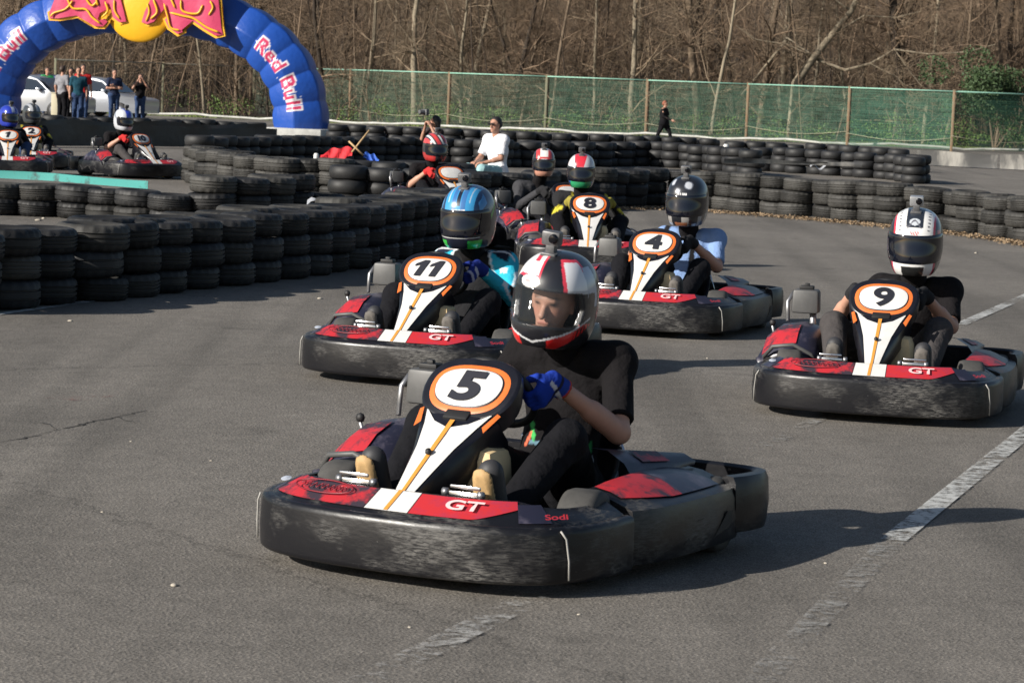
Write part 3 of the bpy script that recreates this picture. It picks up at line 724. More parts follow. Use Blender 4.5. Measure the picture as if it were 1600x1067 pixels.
def scuffs(m, base, grey):
    nt = m.node_tree; N = nt.nodes; L = nt.links; b = N['Principled BSDF']; tc = N.new('ShaderNodeTexCoord')
    def nz(sc, st, d=5, r=.6, dist=0):
        mp = N.new('ShaderNodeMapping'); mp.inputs['Scale'].default_value = st; L.new(tc.outputs['Object'], mp.inputs[0])
        n = N.new('ShaderNodeTexNoise'); n.inputs['Scale'].default_value = sc; n.inputs['Detail'].default_value = d; n.inputs['Roughness'].default_value = r; n.inputs['Distortion'].default_value = dist; L.new(mp.outputs[0], n.inputs[0]); return n.outputs[0]
    def rg(o, a, c, lo=0, hi=1):
        r = N.new('ShaderNodeMapRange'); r.inputs[1].default_value = a; r.inputs[2].default_value = c; r.inputs[3].default_value = lo; r.inputs[4].default_value = hi; L.new(o, r.inputs[0]); return r.outputs[0]
    def op(k, a, c):
        q = N.new('ShaderNodeMath'); q.operation = k; L.new(a, q.inputs[0]); L.new(c, q.inputs[1]); return q.outputs[0]
    patch = rg(nz(2.6, (1, 1, 1.6), 4), .50, .68); streak = rg(nz(24, (1, 1, 7), 8, .8, .5), .45, .58, .02, 1); scr = rg(nz(9, (.7, .7, 16), 6, .8, 1.2), .63, .68); chips = rg(nz(70, (1, 1, 1), 3), .70, .74)
    f = op('MAXIMUM', op('MULTIPLY', patch, streak), op('MULTIPLY', op('MAXIMUM', scr, chips), rg(nz(1.7, (1, 1, 1), 2), .42, .6, 0, .8)))
    mx = N.new('ShaderNodeMix'); mx.data_type = 'RGBA'; mx.inputs[6].default_value = (*base, 1); mx.inputs[7].default_value = (*grey, 1); L.new(f, mx.inputs[0]); L.new(mx.outputs[2], b.inputs['Base Color']); L.new(rg(f, 0, 1, .34, .75), b.inputs['Roughness'])
scuffs(M_plastic, (.007, .007, .009), (.125, .120, .112))
M_gloss = mat('black_fairing', (.008, .008, .012), .30, var=.3, vscale=10, bump=.06, bscale=30)
M_red = mat('red_sticker', (.46, .025, .030), .38, var=.2, vscale=14, col2=(.30, .03, .07), thr=(.45, .75))
M_redscuff = mat('scuffed_red_sticker', (.42, .022, .03), .45, col2=(.035, .025, .035), vscale=9, thr=(.45, .56), detail=9)
M_bluescuff = mat('scuffed_dark_sticker', (.018, .018, .034), .35, col2=(.09, .08, .11), vscale=9, thr=(.5, .68), detail=9)
M_white = mat('white_sticker', (.62, .61, .59), .35, var=.08, vscale=25)
M_orange = mat('orange_sticker', (.66, .15, .03), .4, var=.1, vscale=20)
M_oline = mat('amber_stripe', (.64, .27, .045), .4)
M_ink = mat('black_ink', (.010, .011, .018), .5)
M_metal = mat('chrome', (.62, .62, .64), .22, 1.0, var=.15, vscale=30)
M_steel = mat('dull_steel', (.30, .30, .31), .4, .8, var=.2, vscale=20)
M_tank = mat('beige_tank', (.66, .49, .27), .5, var=.12, vscale=6, spec=.4)
M_dark = mat('matt_black', (.008, .008, .009), .6, var=.3, vscale=12)
M_slick = mat('kart_tyre', (.050, .048, .045), .75, var=.4, vscale=8)
M_rim = mat('dark_rim', (.10, .10, .11), .45, .6)
M_engine = mat('engine_alloy', (.22, .21, .20), .5, .6, var=.4, vscale=14)
M_box = mat('grey_plastic_box', (.075, .075, .075), .5, var=.2, vscale=12)
M_scr = mat('dark_red_script', (.20, .01, .02), .45)
M_pink = mat('pale_pink_lettering', (.80, .50, .50), .45)
M_yellow = mat('yellow_plastic', (.7, .45, .05), .5)
M_pale = mat('worn_pale_badge', (.35, .38, .44), .5, var=.4, vscale=90)
M_seam = mat('pale_seam', (.33, .32, .30), .5)

def crom(pts, n=6):
    P = [np.array(p, float) for p in pts]; P = [2*P[0]-P[1]]+P+[2*P[-1]-P[-2]]; out = []
    for i in range(1, len(P)-2):
        for k in range(n):
            t = k/n; a, b, c, d = P[i-1], P[i], P[i+1], P[i+2]
            out.append(.5*((2*b)+(-a+c)*t+(2*a-5*b+4*c-d)*t*t+(-a+3*b-3*c+d)*t**3))
    out.append(P[-2]); return out
def sweep_rows(path, prof, zf=None):
    rows = []
    for i, p in enumerate(path):
        a = path[max(0, i-1)]; b = path[min(len(path)-1, i+1)]; d = b-a; d = d/np.linalg.norm(d); n = np.array([-d[1], d[0]])
        u = i/(len(path)-1); pr = prof(u, p) if callable(prof) else prof; row = []
        for ins, z in pr:
            q = p[:2]+n*ins; row.append((q[0], q[1], z))
        rows.append(row)
    return rows
def ends(mb, rows):
    n = len(rows[0]); b = len(mb.v)-len(rows)*n
    mb.f += [tuple(b+k for k in range(n)), tuple(b+(len(rows)-1)*n+k for k in range(n))[::-1]]; mb.m += [0, 0]
SL = .50
def build_kart():
    K = thing('go_kart', 'kart', 'go-kart')
    half = [(0, -1.0), (.25, -.985), (.44, -.935), (.575, -.84), (.645, -.71), (.672, -.55), (.672, -.39)]
    full = [(-x, y) for x, y in half[:0:-1]]+half
    path = crom(full, 8)
    def prof(u, p):
        cx = abs(p[0]); wn = .165-.05*max(0, (cx-.5)/.17); wn = max(.10, wn)
        bul = .006*math.sin(u*40)
        return [(.035, .043), (.010, .045), (.002, .052), (0, .062), (-.003+bul*.3, .12), (0, .200), (.003, .214), (.012, .222), (.030, .224), (.040, .222), (.05, .228), (wn, .228+(wn-.05)*SL), (wn+.012, .226+(wn-.05)*SL), (wn+.012, .20), (.055, .17), (.05, .06)]
    rows = sweep_rows(path, prof); mb = MB().grid(rows, closed=True); ends(mb, rows)
    fb = mb.obj('front_bumper', M_plastic, K, smooth='auto')
    # stickers on its sloping top
    def strip(x0, x1, i0, i1, m, name, lift=.0035, taper=0, th=.002):
        sel = [k for k, p in enumerate(path) if x0-1e-6 <= p[0] <= x1+1e-6 and p[1] < -.55]
        R = []
        def pt(pp, ins, l):
            P_ = np.array(pp[:2]); k = min(range(len(path)), key=lambda q: np.linalg.norm(path[q][:2]-P_)); a = path[max(0, k-1)]; b = path[min(len(path)-1, k+1)]; d = b-a; d /= np.linalg.norm(d)
            q = P_+np.array([-d[1], d[0]])*ins; return (q[0], q[1], .228+(ins-.05)*SL+l)
        xs = [x0]+[path[k][0] for k in sel if x0+.01 < path[k][0] < x1-.01]+[x1]
        for x in xs:
            k = min(range(len(path)-1), key=lambda q: 0 if min(path[q][0], path[q+1][0]) <= x <= max(path[q][0], path[q+1][0]) and path[q][1] < -.5 else 1)
            a, b = path[k], path[k+1]; t = (x-a[0])/(b[0]-a[0]+1e-9); P_ = a+(b-a)*t
            e0, e1 = i0, i1
            if taper:
                far = max(0, (abs(x)-.34)/.24); e0 = i0+(i1-i0)*min(.93, far*taper)
            R.append([pt(P_, e0+(e1-e0)*j/3, lift) for j in range(4)])
        o = MB().grid(R).obj(name, m, fb, recalc=False); return o
    strip(-.585, -.092, .055, .155, M_redscuff, 'red_panel'); strip(.092, .50, .055, .155, M_red, 'red_panel', taper=.9)
    strip(-.088, .088, .055, .158, M_white, 'white_panel'); strip(-.008, .008, .055, .158, M_oline, 'centre_stripe', lift=.006)
    def place_text(me, x, y, z, tilt, sz, par, name, rz=0):
        o = link(name, me, par); o.rotation_euler = (tilt, 0, rz); o.location = (x, y, z); return o
    tl = math.atan(SL*1.08)
    place_text(text_mesh('GT', .075, .002, 0, M_pink, xs=1.35), .27, -.875, .2700, tl, 1, fb, 'lettering', .12)
    place_text(text_mesh('Sodi', .05, .001, .3, M_red), .565, -.765, .252, .35, 1, fb, 'lettering', .9)
    # outlined script on the left panel
    o = MB(); el = [(.13*math.cos(a), .036*math.sin(a), 0) for a in np.linspace(0, 2*PI, 40, endpoint=False)]; o.tube(el, .0028, 4, closed=True)
    sc = [(-.105+.21*i/46, .016*math.sin(i*1.05)*(1 if i % 2 else .75), 0) for i in range(47)]; o.tube(sc, .0022, 4)
    q = o.obj('script_mark', M_scr, fb); q.location = (-.30, -.862, .274); q.rotation_euler = (tl, 0, -.16)
    # pale seams and corner blocks
    for s in (-1, 1):
        mb = MB(); mb.tube([(s*.605, -.806, .215), (s*.622, -.795, .19), (s*.630, -.785, .12), (s*.630, -.78, .06)], .0035, 5); mb.obj('seam', M_seam, fb)
    for s in (-1, 1):
        strip(*((-.655, -.59) if s < 0 else (.50, .60)), .05, .140, M_bluescuff, 'dark_panel')
    MB().lathe([(0, .001), (.018, .001), (.020, 0)], 16, Matrix.Translation((-.545, -.735, .262)) @ Matrix.Rotation(.3, 4, 'X')).obj('round_badge', M_pale, fb)
    # side pods
    for s in (-1, 1):
        pp = crom([(.655, -.36), (.69, -.22), (.705, 0), (.708, .25), (.70, .48), (.685, .66)], 6)
        def pz(u, p): 
            r = .022*math.sin(min(1, u*1.15)*PI*.85)
            return [(.03, .05), (.006, .055), (0, .075), (-.004, .13), (0, .20), (.010, .232), (.03, .240), (.05, .243), (.15, .268+r), (.235, .275+r*1.4), (.25, .262+r), (.25, .06)]
        rows = sweep_rows(pp, pz)
        if s < 0: rows = [[(-x, y, z) for x, y, z in r] for r in rows]
        mb = MB().grid(rows, closed=True); ends(mb, rows); pod = mb.obj('side_pod', M_plastic, K, smooth='auto')
        R2 = []
        n0, n1 = (2, 27) if s > 0 else (1, 29)
        for i in range(n0, n1):
            r = rows[i]; a, b = np.array(r[8]), np.array(r[9]); c = np.array(r[7]); f = (i-n0)/(n1-1-n0)
            st = .05+.45*(1-min(1, f*2.2)) if s > 0 else .05
            A = c+(a-c)*st; R2.append([tuple(A+[0, 0, .004]), tuple(a+[0, 0, .004]), tuple(a+(b-a)*.9+[0, 0, .004])])
        MB().grid(R2[:14]).obj('red_panel', M_redscuff if s > 0 else M_red, pod, recalc=False); MB().grid(R2[13:]).obj('dark_panel', M_bluescuff, pod, recalc=False)
        # moulded recesses on the outer wall
        for yy in (.02, .34):
            mb = MB(); mb.add([(s*.7092, yy, .09), (s*.7092, yy+.16, .11), (s*.7105, yy+.19, .165), (s*.7105, yy+.13, .165)], [(0, 1, 2, 3)])
            mb.obj('moulded_recess', M_dark, pod, smooth=False, recalc=False)
    R = []
    for i in range(9):
        t = i/8; y = .06+.60*t; R.append([(.30+.10*t, y, .375-.05*t), (.37+.08*t, y, .372-.045*t), (.44+.06*t, y, .335-.03*t), (.475+.02*t, y, .290)])
    wg = MB().grid(R).obj('wheel_guard', M_bluescuff, K, recalc=False); MB().grid([[tuple(Vector(q)+Vector((.002, 0, .004))) for q in r[1:3]] for r in R[2:6]]).obj('red_panel', M_redscuff, wg, recalc=False)
    # rear bumper
    half = [(.69, .60), (.715, .72), (.72, .86), (.68, .98), (.56, 1.045), (.3, 1.06), (0, 1.065)]
    pp = crom(half+[(-x, y) for x, y in half[-2::-1]], 6)
    rows = sweep_rows(pp, [(.03, .07), (.006, .075), (0, .10), (-.006, .17), (0, .245), (.012, .268), (.045, .272), (.062, .262), (.058, .1)])
    mb = MB().grid(rows, closed=True); ends(mb, rows); mb.obj('rear_bumper', M_plastic, K, smooth='auto')
    # hood over the engine side
    R = []
    for i, (y, z) in enumerate([(-.36, .255), (-.30, .315), (-.20, .365), (-.06, .40), (.10, .41), (.26, .40), (.40, .36)]):
        R.append([(-.695, y+.03, .235), (-.672, y+.02, z-.075), (-.60, y, z-.02), (-.48, y-.01, z), (-.38, y, z-.03), (-.33, y+.02, z-.12)])
    hd = MB().grid(R); ho = hd.obj('engine_hood', M_bluescuff, K); so_ = ho.modifiers.new('t', 'SOLIDIFY'); so_.thickness = .008
    R2 = [[tuple(np.array(r[j])+[0, -.002, .006]) for j in (1, 2, 3)] for r in R[1:6]]; 
    MB().grid(R2[:3]).obj('red_panel', M_redscuff, ho, recalc=False)
    mb = MB(); mb.tube([(-.655, -.33, .24), (-.60, -.375, .30), (-.49, -.38, .315), (-.39, -.35, .27), (-.345, -.33, .2)], .011, 6); mb.obj('hood_edge', M_box, ho)
    # air filter box with bracket
    ab = MB().box((-.50, .30, .505), (.155, .15, .125), taper=.94).obj('air_filter_box', M_box, K, bevel=.016, smooth=True)
    MB().box((-.50, .30, .577), (.08, .07, .02)).box((-.5, .3, .59), (.03, .03, .02)).obj('cap', M_dark, ab, bevel=.005)
    mb = MB().tube([(-.57, .27, .55), (-.60, .24, .5), (-.59, .2, .40)], .012, 6); mb.obj('hose', M_steel, ab); MB().tube([(-.46, .3, .45), (-.45, .32, .3)], .02, 8).obj('intake_pipe', M_steel, ab)
    # engine
    e = MB().box((-.46, .36, .22), (.2, .24, .2)); 
    eng = e.obj('engine', M_engine, K, bevel=.02)
    f = MB()
    for i in range(7): f.box((-.46, .22, .17+.03*i), (.16, .07, .008))
    f.obj('cooling_fins', M_engine, eng, smooth=False)
    MB().tube([(-.40, .48, .24), (-.30, .60, .22), (-.1, .68, .2), (.15, .70, .2)], [.02, .022, .045, .045], 12).obj('exhaust', M_steel, K)
    MB().lathe([(0, .018), (.014, .013), (.019, 0), (.014, -.013), (0, -.018)], 12, Matrix.Translation((-.65, -.02, .40))).obj('lever_knob', M_dark, K); MB().tube([(-.65, -.02, .385), (-.64, 0, .33), (-.60, .02, .26)], .008, 6).obj('lever', M_steel, K)
    # floor, chassis rails
    MB().box((0, -.38, .045), (.56, .85, .012)).obj('floor_tray', M_steel, K, smooth=False)
    mb = MB()
    for s in (-1, 1):
        mb.tube(crom([(s*.14, -.88, .07), (s*.28, -.78, .07), (s*.30, -.4, .065), (s*.32, .1, .065), (s*.33, .5, .075), (s*.34, .92, .1)], 4), .016, 8)
        mb.tube([(s*.31, -.3, .07), (s*.62, -.28, .12), (s*.62, .5, .12), (s*.33, .52, .08)], .013, 8)
    mb.tube([(-.42, -.52, .12), (.42, -.52, .12)], .014, 8); mb.tube([(-.36, .92, .1), (.36, .92, .1)], .015, 8); mb.obj('chassis', M_dark, K)
    MB().tube([(-.56, .62, .14), (.56, .62, .14)], .022, 12).obj('rear_axle', M_steel, K)
    # tank
    tk = MB().box((.05, -.45, .25), (.30, .20, .31), taper=.84).obj('fuel_tank', M_tank, K, bevel=.045)
    MB().box((.05, -.548, .25), (.02, .012, .24)).obj('rib', M_tank, tk, bevel=.003)
    MB().lathe([(0, .03), (.03, .03), (.032, 0)], 16, Matrix.Translation((.10, -.45, .405))).obj('cap', M_dark, tk)
    # steering column, supports
    mb = MB()
    mb.tube([(.055, -.30, .53), (.05, -.62, .13)], .012, 10); mb.tube([(-.055, -.30, .53), (-.05, -.62, .13)], .012, 10); mb.obj('column_support', M_metal, K)
    MB().tube([(0, -.2, .55), (0, -.62, .12)], .011, 8).obj('steering_column', M_steel, K)
    mb = MB().tube([(0, -.6, .12), (-.40, -.53, .12)], .007, 6).tube([(0, -.6, .12), (.40, -.53, .12)], .007, 6); mb.obj('tie_rod', M_metal, K)
    # nose fairing: lofted
    st = [((-.865, .232), .030, .025, .03), ((-.84, .262), .038, .04, .06), ((-.74, .325), .060, .085, .12), ((-.62, .400), .088, .12, .17), ((-.52, .462), .125, .15, .20), ((-.475, .492), .150, .16, .21)]
    sp = Vector((0, .36, .23)).normalized(); nn = Vector((0, -sp.z, sp.y))
    R = []
    for (y, z), wh, w2, dp in st:
        c = Vector((0, y, z)); back = Vector((0, .75, -.66))
        R.append([c+Vector((-wh*.94, 0, 0))+nn*0, c+Vector((-wh*.5, 0, 0))+nn*.006, c+nn*.008, c+Vector((wh*.5, 0, 0))+nn*.006, c+Vector((wh*.94, 0, 0)), c+Vector((wh*1.08, 0, 0))-nn*.012, c+Vector((w2, 0, 0))+back*dp*.55, c+Vector((w2*.75, 0, 0))+back*dp, c+Vector((-w2*.75, 0, 0))+back*dp, c+Vector((-w2, 0, 0))+back*dp*.55, c+Vector((-wh*1.08, 0, 0))-nn*.012])
    mb = MB().grid(R, closed=True); ends(mb, R); nf = mb.obj('nose_fairing', M_gloss, K, smooth='auto')
    S = []; O = []
    for i, ((y, z), wh, w2, dp) in enumerate(st[1:]):
        c = Vector((0, y, z)); k = .86
        S.append([c+Vector((x*wh*k, 0, 0))+nn*(.0115-.006*abs(x)**1.5) for x in (-1, -.5, 0, .5, 1)]); O.append([c+Vector((x, 0, 0))+nn*.0145 for x in (-.0065-.001*i, .0065+.001*i)])
    # flame cut at the top of the white sticker
    c0 = Vector((0, -.475, .492)); top = [c0+Vector((-.15*.9, 0, 0))+nn*.006+sp*.022, c0+Vector((-.07, 0, 0))-sp*.045+nn*.0105, c0-sp*.075+nn*.0115, c0+Vector((.07, 0, 0))-sp*.045+nn*.0105, c0+Vector((.15*.9, 0, 0))+nn*.006+sp*.022]
    S[-1] = top; S[-2] = [v-sp*.05 if abs(j-2) < 2 else v for j, v in enumerate(S[-2])]
    wp = MB().grid(S).obj('white_panel', M_white, nf, recalc=False); O = O[:-1]; O[-1] = [v+sp*.02 for v in O[-1]]; MB().grid(O).obj('centre_stripe', M_oline, nf, recalc=False)
    for s in (-1, 1):
        a = c0+Vector((s*.150, 0, 0))+nn*.006+sp*.026; b = c0+Vector((s*.165, 0, 0))+nn*.002+sp*.02; c = c0+Vector((s*.142, 0, 0))-sp*.075+nn*.004; d = c0+Vector((s*.125, 0, 0))-sp*.05+nn*.006
        MB().add([a, b, c, d], [(0, 1, 2, 3)]).obj('orange_flash', M_orange, nf, smooth=False, recalc=False)
    MB().lathe([(0, .012), (.009, .010), (.012, 0)], 12, Matrix.Translation(Vector((0, -.665, .386))+nn*.008) @ nn.to_track_quat('Z', 'Y').to_matrix().to_4x4()).obj('knob', M_dark, nf)
    MB().lathe([(0, .014), (.016, .012), (.02, 0)], 12, Matrix.Translation(Vector((0, -.875, .248)))).obj('front_bolt', M_metal, nf)
    # dark vent between sticker and board
    mb = MB().box(c0+sp*.0+nn*.004, (.10, .05, .02), rot=Matrix.Rotation(math.atan2(sp.z, sp.y), 3, 'X')); mb.obj('vent', M_dark, nf, bevel=.006)
    # number board
    bc = Vector((0, -.40, .575)); tb = math.radians(44); Mb = Matrix.Translation(bc) @ Matrix.Rotation(PI/2-tb, 4, 'X')   # local x right, y up the board, z = normal
    def sup(a, b, n=44, e=2.7):
        out = []
        for i in range(n):
            t = 2*PI*i/n; c, s = math.cos(t), math.sin(t); x = a*math.copysign(abs(c)**(2/e), c); y = b*math.copysign(abs(s)**(2/e), s)
            x *= 1-.10*(-y/b if y < 0 else 0); out.append((x, y))
        return out
    def disc(a, b, z, name, m, par):
        o = sup(a, b); vs = [Mb @ Vector((x, y, z)) for x, y in o]+[Mb @ Vector((x*.9, y*.9, z+.004)) for x, y in o]+[Mb @ Vector((0, 0, z+.005))]
        n = len(o); fs = [(i, (i+1) % n, n+(i+1) % n, n+i) for i in range(n)]+[(n+i, n+(i+1) % n, 2*n) for i in range(n)]
        return MB().add(vs, fs).obj(name, m, par, recalc=False)
    R = []
    for k, zz in [(.80, -.10), (1.0, -.07), (1.04, -.03), (1.03, -.008), (.985, 0), (.96, .001)]: R.append([Mb @ Vector((x*k, y*k+.004-(.03 if zz < -.05 else 0), zz)) for x, y in sup(.186, .130)])
    mb = MB().grid(R, closed=True); n = 44; mb.f += [tuple(range(n)), tuple(len(mb.v)-n+k for k in range(n))]; mb.m += [0, 0]; nb_ = mb.obj('number_board', M_gloss, K, smooth='auto')
    disc(.158, .102, .002, 'orange_ring', M_orange, nb_); disc(.136, .082, .0085, 'black_line', M_ink, nb_); disc(.132, .078, .012, 'white_disc', M_white, nb_)
    nm = link('number', TEXTS['5'], nb_); nm.matrix_local = Mb @ Matrix.Translation((0, .0, .0185))
    # steering wheel
    nw = Vector((0, .75, .66)).normalized(); tw_ = Vector((0, -nw.z, nw.y)); wc = Vector((0, -.20, .55))
    ring = [wc+Vector((.15*math.cos(a), 0, 0))+tw_*(.15*math.sin(a)) for a in np.linspace(0, 2*PI, 40, endpoint=False)]
    sw = MB().tube(ring, .0145, 10, closed=True).obj('steering_wheel', M_dark, K)
    mb = MB()
    for a in (math.radians(90), math.radians(210), math.radians(330)): mb.tube([wc-nw*.03, wc+Vector((.145*math.cos(a), 0, 0))+tw_*(-.145*math.sin(a))], .009, 6)
    mb.obj('spoke', M_steel, sw); MB().lathe([(0, 0), (.04, 0), (.035, -.04), (0, -.05)], 16, Matrix.Translation(wc) @ nw.to_track_quat('Z', 'Y').to_matrix().to_4x4()).obj('hub', M_dark, sw)
    # pedals and pedal bars
    for s in (-1, 1):
        pd = MB().box((s*.225, -.79, .287), (.13, .012, .022)).box((s*.225, -.792, .312), (.12, .01, .012)).obj('pedal', M_metal, K, bevel=.004)
        mb = MB().tube([(s*.16, -.78, .285), (s*.16, -.72, .06)], .008, 6).tube([(s*.27, -.78, .285), (s*.25, -.72, .06)], .008, 6)
        for x in (.145, .285): mb.lathe([(0, .012), (.013, .01), (.013, -.01), (0, -.012)], 8, Matrix.Translation((s*x, -.79, .292)) @ Matrix.Rotation(PI/2, 4, 'Y'))
        mb.obj('pedal_arm', M_steel, pd)
    for s in (-1, 1): MB().tube([(s*.31, -.765, .25), (s*.12, -.77, .255)], .01, 8).obj('heel_bar', M_metal, K)
    # wheels
    def wheel(x, y, r, w, st=0):
        M = Matrix.Translation((x, y, r)) @ Matrix.Rotation(st, 4, 'Z') @ Matrix.Rotation(PI/2, 4, 'Y'); h = w/2
        t = MB().lathe([(r*.52, -h*.85), (r*.8, -h), (r*.95, -h*.9), (r, -h*.6), (r*1.005, 0), (r, h*.6), (r*.95, h*.9), (r*.8, h), (r*.52, h*.85)], 36, M).obj('wheel', M_slick, K)
        MB().lathe([(0, -h*.25), (r*.25, -h*.25), (r*.3, -h*.55), (r*.5, -h*.84), (r*.54, -h*.9), (r*.54, h*.9), (r*.5, h*.84), (r*.3, h*.55), (r*.25, h*.25), (0, h*.25)], 24, M).obj('rim', M_rim, t)
    wheel(-.495, -.43, .160, .14, .16); wheel(.495, -.43, .160, .14, .16); wheel(-.545, .62, .142, .20); wheel(.545, .62, .142, .20)
    # seat
    pr = crom([(-.10, .12), (.02, .07), (.18, .055), (.33, .09), (.44, .22), (.50, .42), (.545, .60)], 4); R = []
    for i, p in enumerate(pr):
        a = pr[max(0, i-1)]; b = pr[min(len(pr)-1, i+1)]; d = (b-a)/np.linalg.norm(b-a); n = np.array([-d[1], d[0]]); t = i/(len(pr)-1); row = []
        for j in range(15):
            u = -1+2*j/14; wv = (.195+.03*math.sin(t*PI))*(1-.25*max(0, t-.85)/.15); h = .13*abs(u)**3*math.sin(min(1, t*1.3+.12)*PI*.8)
            q = p+n*h; row.append((u*wv*(1-.0*abs(u)), q[0], q[1]))
        R.append(row)
    s_ = MB().grid(R).obj('seat', M_dark, K); md = s_.modifiers.new('t', 'SOLIDIFY'); md.thickness = .012; md.offset = -1
    for s in (-1, 1): MB().tube([(s*.21, .40, .34), (s*.25, .52, .13)], .009, 8).obj('seat_strut', M_metal, s_)
    return K
TEXTS = {}
for s, w in [('5', .17), ('11', .16), ('9', .17), ('4', .17), ('8', .165), ('10', .155), ('1', .165), ('2', .165), ('7', .165)]:
    TEXTS[s] = text_mesh(s, w, .0050 if s == '9' else .0075, .12 if s in ('11', '5') else 0, M_ink, 'number', .9 if len(s) > 1 else 1, xs=1.35 if len(s) == 1 else 1.12)
def ones(n):
    mb = MB(); sh = .28
    for k in range(n):
        cx = (k-(n-1)/2)*.092; P = [(-.016, -.055), (.018, -.055), (.018, .056), (-.008, .056), (-.042, .030), (-.046, .010), (-.016, .024)]
        b = len(mb.v); mb.add([(cx+(x+y*sh)*1.15, y*1.05, 0) for x, y in P], [(0, 1, 2, 6), (6, 2, 3), (6, 3, 4, 5)])
    me = mb.mesh('number', M_ink, smooth=False, recalc=False); return me
TEXTS['11'] = ones(2); TEXTS['1'] = ones(1)
PROTO = build_kart()
bpy.context.view_layer.update()
# apply the two thickness modifiers so that copies share plain meshes
dg = bpy.context.evaluated_depsgraph_get()
for o in list(COL.objects):
    if o.type == 'MESH' and o.modifiers:
        me = bpy.data.meshes.new_from_object(o.evaluated_get(dg)); o.modifiers.clear(); o.data = me; me.shade_smooth()
def restretch(y): return y if y < -.36 else -.36+(y+.36)*.80
KZ = 1.08
for o in PROTO.children_recursive:
    n_ = o.name.split('.')[0]; rear = n_ in ('side_pod', 'wheel_guard', 'rear_bumper', 'engine', 'cooling_fins', 'exhaust', 'engine_hood', 'air_filter_box', 'cap', 'hose', 'intake_pipe', 'red_panel', 'dark_panel', 'moulded_recess', 'hood_edge', 'chassis', 'rear_axle', 'lever', 'lever_knob')
    zf = 1 if n_ in ('wheel', 'rim') else KZ
    if n_ in ('lettering', 'script_mark'): o.location.z *= KZ; o.location.z -= .0015; continue
    if n_ == 'number':
        a_ = math.radians(46); p_ = Vector((0, -.40, .575))+Vector((0, -math.sin(a_), math.cos(a_)))*.0225; o.location = (0, p_.y, p_.z*KZ); o.rotation_euler = (math.atan2(KZ*math.sin(a_), math.cos(a_)), 0, 0); continue
    V = verts(o.data)
    if rear: V[:, 1] = [restretch(y) for y in V[:, 1]]
    if n_ in ('wheel', 'rim') and V[:, 1].mean() > .3: V[:, 1] -= .62-restretch(.62)
    V[:, 2] *= zf; o.data.vertices.foreach_set('co', V.ravel().astype(np.float32)); o.data.update()
KM = {}
for c in COL.objects:
    if c.parent: KM.setdefault(c.parent.name, []).append(c)
def find(o, name):
    for c in o.children_recursive:
        if c.name.split('.')[0] == name: return c
KARTS = {}
def kart_at(key, px, py, yaw, label, num, first=False, dx=0, Y=None):
    """px,py = pixel of the ground under the middle of the kart"""
    p = at(px, py); k = PROTO if first else copy_tree(PROTO, None, KM)
    k.location = p; k.rotation_euler = (0, 0, math.radians(yaw)); k['label'] = label; k['category'] = 'go-kart'; k['group'] = 'rental go-karts on the track'
    for c in list(COL.objects):
        if c.name.split('.')[0] == 'number' and c.parent and c.parent.parent == k:
            if num: c.data = TEXTS[num]
            else: bpy.data.objects.remove(c)
    KARTS[key] = (k, p, math.radians(yaw)); return k
KSPEC = [('5', 808, 855, -29, 'go-kart with number 5 board, the one nearest the camera', '5'),
 ('9', 1384, 632, -14, 'go-kart with number 9 board on the right beside the white line', '9'),
 ('11', 705, 581, -20, 'go-kart with number 11 board left of the helmet of driver 5', '11'),
 ('4', 1040, 510, -19, 'go-kart with number 4 board, its driver in a light blue shirt', '4'),
 ('8', 918, 418, -2, 'go-kart with number 8 board and a driver in black and yellow', '8'),
 ('follow', 860, 391, 26, 'go-kart following close behind kart 8, its board half hidden', None),
 ('wall', 684, 348, 22, 'go-kart mostly hidden behind the tyre wall near the photographer', None),
 ('10', 200, 276, 38, 'go-kart with number 10 board on the far left straight, turning right', '10'),
 ('1', 12, 272, 10, 'go-kart with number 1 board at the left edge of the photo', '1'),
 ('2', 48, 262, 10, 'go-kart close behind kart 1 at the left edge', '2')]
for i, (key, x, y, yaw, lab, num) in enumerate(KSPEC): kart_at(key, x, y, yaw, lab, num, i == 0)
